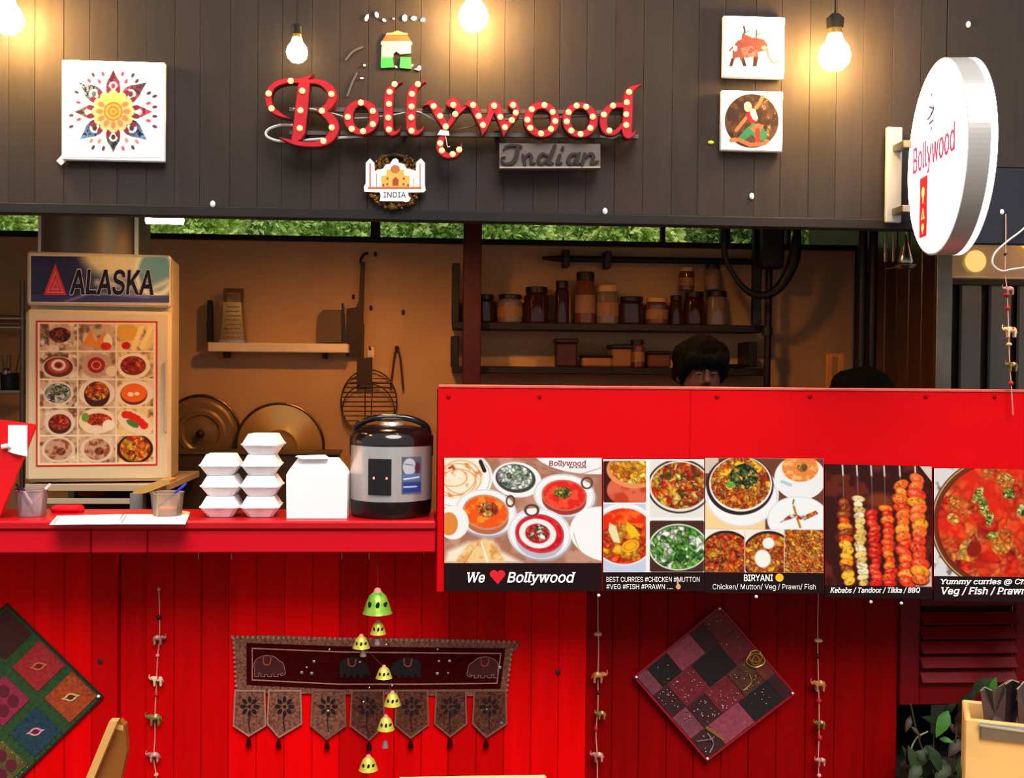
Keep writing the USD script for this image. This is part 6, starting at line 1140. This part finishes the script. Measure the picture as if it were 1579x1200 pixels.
for u0, u1, v0, v1, k, bd in ((.02, .24, .02, .22, 'wine', 5), (.02, .24, .22, .37, 'maroon', 0), (.02, .24, .37, .64, 'pink', 0), (.02, .24, .64, .86, 'black', 4), (.02, .24, .86, .98, 'mauve', 0), (.24, .5, .02, .24, 'wine', 4), (.24, .5, .24, .54, 'black', 0), (.24, .5, .54, .82, 'crimson', 26), (.24, .5, .82, .98, 'maroon', 18), (.5, .75, .02, .14, 'brown', 0), (.5, .75, .14, .36, 'olive', 24), (.5, .75, .36, .62, 'crimson', 30), (.5, .75, .62, .82, 'maroon', 24), (.5, .75, .82, .98, 'mauve', 5), (.75, .98, .02, .12, 'maroon', 0), (.75, .98, .12, .44, 'black', 8), (.75, .98, .44, .78, 'pink', 0), (.75, .98, .78, .98, 'maroon', 3)):
    q = poly(uv(u0, v0), uv(u1, v0), uv(u1, v1), uv(u0, v1)).buffer(-.6); n = part(T, 'patch', traced(q, HY - .002 - .0015 * rq.random(), .004), Q[k])
    if bd: part(n, 'beads', [ball(P(*uv(rq.uniform(u0 + .02, u1 - .02), rq.uniform(v0 + .02, v1 - .02)), HY - .005), rq.uniform(.0014, .0034), 1) for _ in range(bd)], SB if k in ('crimson', 'maroon', 'black') else GB, kind='stuff')
cg = uv(.55, .07); part(T, 'gold_rosette', [tube([P(cg[0] + a * math.cos(t + b) * (1 + .2 * math.sin(3 * t)), cg[1] + a * math.sin(t + b), HY - .007) for t in np.linspace(0, 6.3, 24)], .0032, 5) for a, b in ((13, 0), (9, 1), (5, 2))], GB, label='coiled gold rosette')
for a, b, m in (((.62, .2), (.7, .34), GB), ((.8, .83), (.95, .93), SB), ((.86, .8), (.8, .95), SB)): part(T, 'cord', tube(curve([P(*uv(*a), HY - .006), P(*uv((a[0] + b[0]) / 2 + .03, (a[1] + b[1]) / 2 - .03), HY - .007), P(*uv(*b), HY - .006)], 5), .0024, 5), m)
cs = uv(.76, .8), uv(.93, .76); part(T, 'gold_strip', traced(stroke([(*cs[0], 5), (*cs[1], 4)]), HY - .006, .002), GB)
for (u, v), lab in (((0.02, .02), 'pin at the top corner of the maroon hanging'), ((.98, .02), 'pin at the right corner of the maroon hanging'), ((.98, .98), 'pin at the bottom corner of the maroon hanging'), ((.02, .98), 'pin at the left corner of the maroon hanging')): single('pin', ball(P(*uv(u, v), HY - .008), .005, 1), WHITEPL, 'small pale ' + lab, 'pin')
for x, y, lab in ((860, 1037, 'dark knot hole in the red board left of the middle garland'), (155, 1020, 'dark knot in the red board right of the green hanging')): single('board_knot', ball(P(x, y, FY - .001), (.012, .003, .014), 1), mat('knot', (80, 4, 8), .6), lab, 'knot')

# ================================================================== louvred panel at the right, plant and dark recess
LR = mat('louvre_red', (118, 0, 6), .45, var=.2, spec=.2)
T = thing('louvre_panel', 'dark red louvred panel under the big curry poster', 'louvre panel', P(1490, 1086, FY))
z0, z1 = PZ(1490, 1087, FY), CT - .03
xa, xb, xc, xd = PX(1389, 1000, FY), PX(1419, 1000, FY), PX(1566, 1000, FY), PX(1800, 1000, FY)
for a, b in ((xa, xb), (xc, xd)): part(T, 'stile', box(a, b, FY, FY + .03, z0, z1, .004), LR)
part(T, 'bottom_rail', box(xb, xc, FY + .001, FY + .029, z0, PZ(1490, 1048, FY), .004), LR); part(T, 'top_rail', box(xb, xc, FY + .001, FY + .029, PZ(1490, 935, FY), z1, .004), LR)
for k in range(5):
    zz = PZ(1490, 945 + 22.5 * k, FY); s = box(xb, xc, FY - .012, FY - .004, zz - .045, zz + .008, .002); part(T, 'slat', turned(s, -38, [1, 0, 0], (0, FY - .008, zz - .02)), LR)
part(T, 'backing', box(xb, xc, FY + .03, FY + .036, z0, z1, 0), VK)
struct('trim_2', [box(xa, xd, FY + .55, FY + .57, 0, z0 + .03, 0), box(xa - .01, xa, FY + .12, FY + .57, 0, z0, 0), box(xa, xd, FY + .05, FY + .57, z0 + .002, z0 + .02, 0), box(xa, xd, -.25, FY + .57, .001, .012, 0)], mat('recess_shade', (16, 12, 10), .9), label='dark recess below the louvred panel')  # near-black panels and floor sheet put the shade of the recess into colour
T = thing('potted_plant', 'leafy dark plant in front of the recess below the louvred panel', 'plant', (PX(1455, 1200, .1), .1, 0))
part(T, 'pot', lathe([(0, 0), (.11, 0), (.14, .1), (.15, .1), (.15, .125), (.13, .125), (.12, .1), (0, .1)], (PX(1455, 1200, .1), .1, 0), 32), mat('pot_dark', (50, 32, 24), .7), smooth=35)
def leaf(base, tip, w, m, name='leaf', up_=(0, -.6, .6)):
    b, t = A_(base), A_(tip); d = t - b; L = np.linalg.norm(d); d /= L; s = np.cross(d, A_(up_)); s /= np.linalg.norm(s); u = np.cross(s, d); v = []
    for k, (q, ww) in enumerate(((0, .05), (.15, .6), (.35, 1), (.6, .85), (.82, .45), (1, .02))):
        c0 = b + d * L * q + u * L * .1 * math.sin(q * 3) ; v += [c0 - s * w * ww + u * w * .3 * ww, c0, c0 + s * w * ww + u * w * .3 * ww]
    f = []
    for k in range(5):
        i = 3 * k
        for j in (0, 1): f += [(i + j, i + j + 1, i + j + 4), (i + j, i + j + 4, i + j + 3)]
    v = A_(v); th = u * .0008; n_ = len(v); f2 = [(a + n_, c_ + n_, b_ + n_) for a, b_, c_ in f]
    return trimesh.Trimesh(np.vstack([v + th, v - th]), f + f2, process=False)
DL = [leafmat('plant_fresh', (60, 120, 30), (110, 170, 60)), leafmat('plant_dark', (34, 50, 20), (56, 70, 30)), leafmat('plant_brown', (60, 40, 22), (84, 60, 30))]
px0 = P(1455, 1210, .1); px0[2] = .10
for pts, m in (([(1455, 1230), (1408, 1170), (1412, 1140), (1431, 1128)], 0), ([(1455, 1230), (1440, 1180), (1440, 1130)], 1), ([(1455, 1230), (1470, 1180), (1475, 1120)], 1), ([(1455, 1230), (1420, 1150), (1404, 1085)], 1), ([(1455, 1230), (1490, 1130), (1500, 1080)], 1)):
    part(T, 'stem', tube(curve([px0] + [P(x, y, .1) for x, y in pts], 5), .003, 5), (mat('stem_pale', (150, 140, 90), .6), mat('stem_dark', (60, 50, 34), .7))[m > 0])
for (x0, y0), (x1, y1), w, m, dy in (((1462, 1096), (1443, 1138), .024, 0, -.02), ((1448, 1140), (1470, 1146), .012, 0, 0), ((1404, 1120), (1420, 1140), .008, 2, 0), ((1475, 1120), (1490, 1088), .02, 2, .02), ((1470, 1130), (1500, 1108), .022, 2, .02), ((1478, 1100), (1506, 1062), .022, 1, .03), ((1420, 1200), (1445, 1165), .018, 1, 0), ((1440, 1170), (1470, 1200), .02, 1, -.01), ((1400, 1180), (1390, 1150), .016, 1, 0), ((1440, 1150), (1415, 1170), .016, 1, .02), ((1478, 1150), (1500, 1180), .02, 1, 0), ((1500, 1070), (1530, 1046), .024, 1, .05), ((1524, 1070), (1536, 1044), .018, 0, .05), ((1392, 1200), (1420, 1196), .016, 1, 0), ((1410, 1160), (1432, 1176), .022, 1, -.02), ((1446, 1120), (1420, 1106), .018, 1, .03), ((1430, 1150), (1450, 1196), .024, 1, -.03), ((1400, 1150), (1412, 1200), .02, 1, -.02), ((1480, 1140), (1462, 1168), .022, 2, .01), ((1455, 1100), (1475, 1086), .016, 1, .04), ((1420, 1180), (1400, 1206), .022, 1, -.04), ((1465, 1180), (1440, 1206), .024, 1, -.04), ((1490, 1160), (1476, 1200), .02, 1, -.04), ((1470, 1170), (1484, 1200), .018, 0, .03), ((1462, 1115), (1480, 1140), .016, 2, .03), ((1404, 1104), (1396, 1130), .012, 2, .02)):
    part(T, 'leaf', leaf(P(x0, y0, .1 + dy), P(x1, y1, .08 + dy), w, DL[m]), DL[m], smooth=True)
# ================================================================== foreground: table with cutlery box, chair, stool
FYB = -1.65; k = 1 / S(FYB)
TW = mat('pine', (232, 184, 112), .5, var=.14, scale=4, stretch=(1, 6, 6)); tz = .74
bx0, bx1, bt = PX(1487, 1150, FYB), PX(1487, 1150, FYB) + .22, PZ(1530, 1108, FYB)
T = thing('cutlery_table', 'wooden table at the right corner carrying the cutlery box', 'table', (bx0, FYB, 0)); UsdGeom.Xformable(stage.GetPrimAtPath(T.path)).AddRotateZOp().Set(-24.0)
part(T, 'tabletop', box(bx0 + .002, bx0 + .9, FYB - .45, FYB + .14, tz - .03, tz, .005), TW)
for a in (.05, .8):
    for b in (-.4, .08): part(T, 'leg', box(bx0 + a, bx0 + a + .05, FYB + b, FYB + b + .05, 0, tz - .0305, .004), TW)
T = thing('cutlery_box', 'pale wooden box with a metal clip holding dark shiny folded napkins', 'box', (bx0, FYB, tz)); UsdGeom.Xformable(stage.GetPrimAtPath(T.path)).AddRotateZOp().Set(-24.0)
part(T, 'box_panel', box(bx0, bx1, FYB, FYB + .012, tz + .001, bt, .003), TW); part(T, 'box_panel', box(bx0, bx1, FYB + .13, FYB + .142, tz + .001, bt, .003), TW)
for a in (bx0, bx1 - .012): part(T, 'box_panel', box(a, a + .012, FYB + .0125, FYB + .1295, tz + .001, bt, .003), TW)
part(T, 'box_floor', box(bx0 + .013, bx1 - .013, FYB + .013, FYB + .129, tz + .001, tz + .01, .001), TW)
part(T, 'metal_clip', pbox(1511, 1113, 1600, 1137, FYB - .006, .0055, .0015), DULLSTEEL); part(T, 'clip_lip', tube([P(1510, 1115, FYB - .006), P(1600, 1117, FYB - .006)], .004, 8), STEEL)
NAP = mat('napkin_dark', (92, 74, 70), .2, .35, spec=.7); NAP2 = mat('napkin_black', (44, 34, 34), .25, .3, spec=.7)
for n, (top, bot, dy, m) in enumerate((([(1512, 1066), (1518, 1060), (1530, 1066), (1548, 1056), (1551, 1064)], [(1549, 1112), (1530, 1110)], .03, NAP), ([(1549, 1056), (1560, 1049), (1572, 1053), (1579, 1060)], [(1566, 1114), (1553, 1112)], .045, NAP2), ([(1568, 1064), (1578, 1052), (1596, 1056), (1604, 1066)], [(1592, 1116), (1576, 1114)], .035, NAP), ([(1540, 1060), (1556, 1050), (1570, 1058)], [(1562, 1112), (1552, 1112)], .058, NAP2))):
    Y = FYB + dy; q = [(x, y + .0) for x, y in top + bot]; b0 = P(*np.mean(bot, 0), Y); b0[2] = tz + .012
    T = thing('folded_napkin', ('leftmost flared brown napkin fan standing in the cutlery box', 'black napkin fan in the middle of the cutlery box', 'brown napkin fan at the frame edge in the cutlery box', 'rear black napkin fan in the cutlery box')[n], 'napkin', b0, 'napkin fans in the cutlery box')
    pl = [P(x, y, Y + (.012 if i % 2 else -.004)) for i, (x, y) in enumerate(q)]; cen = b0; v = [*pl, cen + [-.012, 0, 0], cen + [.012, 0, 0]]; nt = len(top)
    vv = []; ff = []
    ring_ = pl + [cen + [.012, 0, 0], cen + [-.012, 0, 0]]; mid = np.mean(ring_, 0)
    for off in (-.0012, .0012): vv += [r_ + [0, off, 0] for r_ in ring_] + [mid + [0, off + .004, 0]]
    N = len(ring_)
    for i in range(N): j = (i + 1) % N; ff += [(i, N, j), (N + 1 + i, N + 1 + j, 2 * N + 1), (i, j, N + 1 + j), (i, N + 1 + j, N + 1 + i)]
    part(T, 'fan', trimesh.Trimesh(vv, ff, process=False), m); part(T, 'fold_edge', tube([pl[0], pl[1], pl[2]], .0022, 5), STEEL)
CY = -1.25
CW = mat('chair_wood', (226, 166, 90), .5, var=.12, scale=5); CW2 = mat('chair_ply', (150, 84, 30), .5, var=.2, scale=5)
T = thing('wooden_stand', 'leaning pale wooden stand with a brown ply side at the lower left', 'stand', (*P(100, 1290, CY)[:2], 0))
top, low = P(177, 1110, CY), P(140, 1200, CY); dv = (low - top) / abs(low[2] - top[2]); foot = top + dv * top[2]
rail = lambda w0, w1, y0, y1, m_, n_: part(T, n_, hull([tuple(q_ + [s, t, 0]) for q_ in (top, foot) for s in (w0, w1) for t in (y0, y1)]), m_)
rail(-.009, .009, -.012, .012, CW, 'slanted_rail')
bk = P(190, 1122, CY)
part(T, 'ply_panel', hull([tuple(q_ + [0, t, 0]) for q_ in (P(182, 1114, CY), bk, P(193, 1162, CY), P(184, 1204, CY), foot + [.06, 0, .1], foot + [.012, 0, .02]) for t in (.013, .035)]), CW2)
part(T, 'top_block', traced(poly((181, 1117), (190, 1119), (190, 1127), (179, 1125)), CY + .0125, .03), CW)
part(T, 'prop_leg', hull([tuple(A_(q_) + [s, t, 0]) for q_ in (top + dv * .1 + [.02, 0, 0], (top[0] + .16, CY, 0)) for s in (-.009, .009) for t in (.036, .054)]), CW)
SY = -1.5
T = thing('narrow_table', 'narrow wooden table whose far edge just shows at the bottom', 'table', (PX(727, 1200, SY), SY - .2, 0))
x0, x1, zt2 = PX(614, 1198, SY), PX(842, 1198, SY), PZ(728, 1195.5, SY)
part(T, 'tabletop', box(x0, x1, SY - .5, SY, zt2 - .025, zt2, .004), mat('table_pale', (226, 190, 150), .45, var=.1))
for a in (x0 + .02, x1 - .06):
    for b in (-.46, -.06): part(T, 'leg', box(a, a + .04, SY + b, SY + b + .04, 0, zt2 - .0255, .003), CW)

# ================================================================== people behind the screen
SKIN, HAIR = mat('skin_brown', (96, 54, 38), .6, var=.1, subsurface_weight=.1), mat('hair_black', (8, 6, 6), .85, var=.4, scale=60, spec=.08)
def person(px, ptop, Y, lab, shirt, bend, turn, cap=1.0):
    t = P(px, ptop, Y); x, y, top = t; hd = A_([x, y, top - .148]); ch = hd + [0, bend * .08, -.30]; T = thing('person', lab, 'person', (x, y + bend * .45, 0), None)
    hip = A_([x, y + bend * .42, .92 - bend * .06]); nk = hd + [0, .02 + bend * .03, -.13]
    b = [((hd + [0, .015, .03], .088), (hd + [0, -.01, -.05], .07)), ((hd + [0, -.025, -.085], .045), (hd + [0, -.02, -.04], .062)), ((hd + [0, .02, -.08], .05), (nk, .055)), ((ch + [-.15, .02, 0], .065), (ch + [.15, .02, 0], .065)), ((nk, .055), (ch, .08)), ((ch + [-.08, .02, -.12], .1), (ch + [.08, .02, -.12], .1)), ((ch + [0, .02, -.15], .125), (hip + [0, 0, .12], .115)), ((hip + [-.07, 0, 0], .11), (hip + [.07, 0, 0], .11)), ((hip + [-.07, 0, .1], .1), (hip + [.07, 0, .1], .1))]
    for s in (-1, 1):
        sh, el_, wr_ = ch + [s * .18, .02, 0], ch + [s * .22, .0, -.28], ch + [s * .1, -.17, -.34]
        if wr_[2] < CT + .08: wr_[2] = CT + .08
        b += [((sh, .055), (el_, .04)), ((el_, .04), (wr_, .028)), ((hip + [s * .08, 0, -.02], .085), (A_([x + s * .09, hip[1] - .0, .48]), .058)), ((A_([x + s * .09, hip[1], .48]), .058), (A_([x + s * .09, hip[1] + .02, .09]), .04)), ((A_([x + s * .09, hip[1] + .03, .04]), .038), (A_([x + s * .1, hip[1] - .13, .032]), .03))]
        pm = wr_ + [-s * .015, -.05, -.01]; b += [((wr_, .026), (pm, .026))]
        for f in range(4): r0 = pm + [(f - 1.5) * .017, -.012, 0]; r1 = r0 + [0, -.03, -.004]; b += [((r0, .0085), (r1, .008)), ((r1, .008), (r1 + [0, -.018 - .004 * (f in (1, 2)), -.02], .007))]
        b += [((pm + [-s * .02, .015, 0], .01), (pm + [-s * .042, -.018, -.012], .0085))]
    body = flesh([(b0, b1) for b0, b1 in b], .022, 6); part(T, 'body', body, SKIN, smooth=True)
    hr = flesh([((hd + [-.045, .01, .058], .072 * cap), (hd + [.045, .01, .058], .072 * cap)), ((hd + [0, .05, .035], .092), (hd + [0, -.02, .072], .08)), ((hd + [-.055, .03, .0], .055), (hd + [.055, .03, .0], .055)), ((hd + [0, .06, -.05], .06), (hd + [0, .05, .0], .08)), ((hd + [-.05, -.075, .045], .034), (hd + [.055, -.075, .048], .034)), ((hd + [-.07, -.03, .02], .034), (hd + [-.07, -.01, -.01], .028)), ((hd + [.07, -.03, .02], .034), (hd + [.07, -.01, -.01], .028))], .012, 3); nv = np.asarray(hr.vertex_normals); hr.vertices = hr.vertices + nv * ((meshkit.fbm(hr.vertices * [60, 60, 22], 3, 5) - .45) * .022)[:, None]; part(T, 'hair', hr, HAIR, smooth=50)
    eye, dark_ = mat('eye_white', (130, 110, 100), .4), mat('iris_dark', (14, 8, 6), .3)
    for s in (-1, 1):
        n = part(T, 'eye', ball(hd + [s * .031, -.083, -.005], (.012, .008, .0045), 2), eye, smooth=True); part(n, 'iris', ball(hd + [s * .031, -.0905, -.007], (.0055, .003, .0042), 1), dark_); part(T, 'eyebrow', tube(curve([hd + [s * .015, -.094, .012], hd + [s * .034, -.093, .018], hd + [s * .05, -.08, .012]], 4), .004, 6), HAIR); part(T, 'ear', ball(hd + [s * .088, .01, -.015], (.012, .02, .03), 2), SKIN, smooth=True)
    part(T, 'nose', flesh([((hd + [0, -.088, .005], .008), (hd + [0, -.104, -.035], .0125)), ((hd + [-.011, -.094, -.04], .008), (hd + [.011, -.094, -.04], .008))], .006, 3), SKIN, smooth=True); part(T, 'mouth', ball(hd + [0, -.078, -.068], (.022, .008, .006), 2), mat('lips', (110, 50, 44), .5), smooth=True)
    sb_ = []
    for p0, p1 in b[3:4] + b[5:9]: sb_.append(((p0[0], p0[1] + .012), (p1[0], p1[1] + .012)))
    for s in (-1, 1): sh, el_ = ch + [s * .18, .02, 0], ch + [s * .215, .004, -.2]; sb_.append(((sh, .068), (el_, .055)))
    part(T, 'shirt', flesh(sb_, .025, 5), shirt, smooth=True)
    part(T, 'trousers', flesh([((hip + [-.07, 0, -.02], .122), (hip + [.07, 0, -.02], .122))] + [q_ for s in (-1, 1) for q_ in (((hip + [s * .08, 0, -.04], .1), (A_([x + s * .09, hip[1], .48]), .074)), ((A_([x + s * .09, hip[1], .48]), .074), (A_([x + s * .09, hip[1] + .02, .12]), .06)))], .025, 5), mat('trousers', (30, 28, 32), .8), smooth=True)
    return T
person(1082, 517, .58, 'person with thick black hair bending their face behind the red screen', mat('shirt_red', (150, 20, 20), .8), .25, 0, 1.0)
person(1330, 567, .62, 'person at the right whose black hair top just shows over the red screen', mat('shirt_black', (26, 22, 22), .8), .5, 0, 1.15)
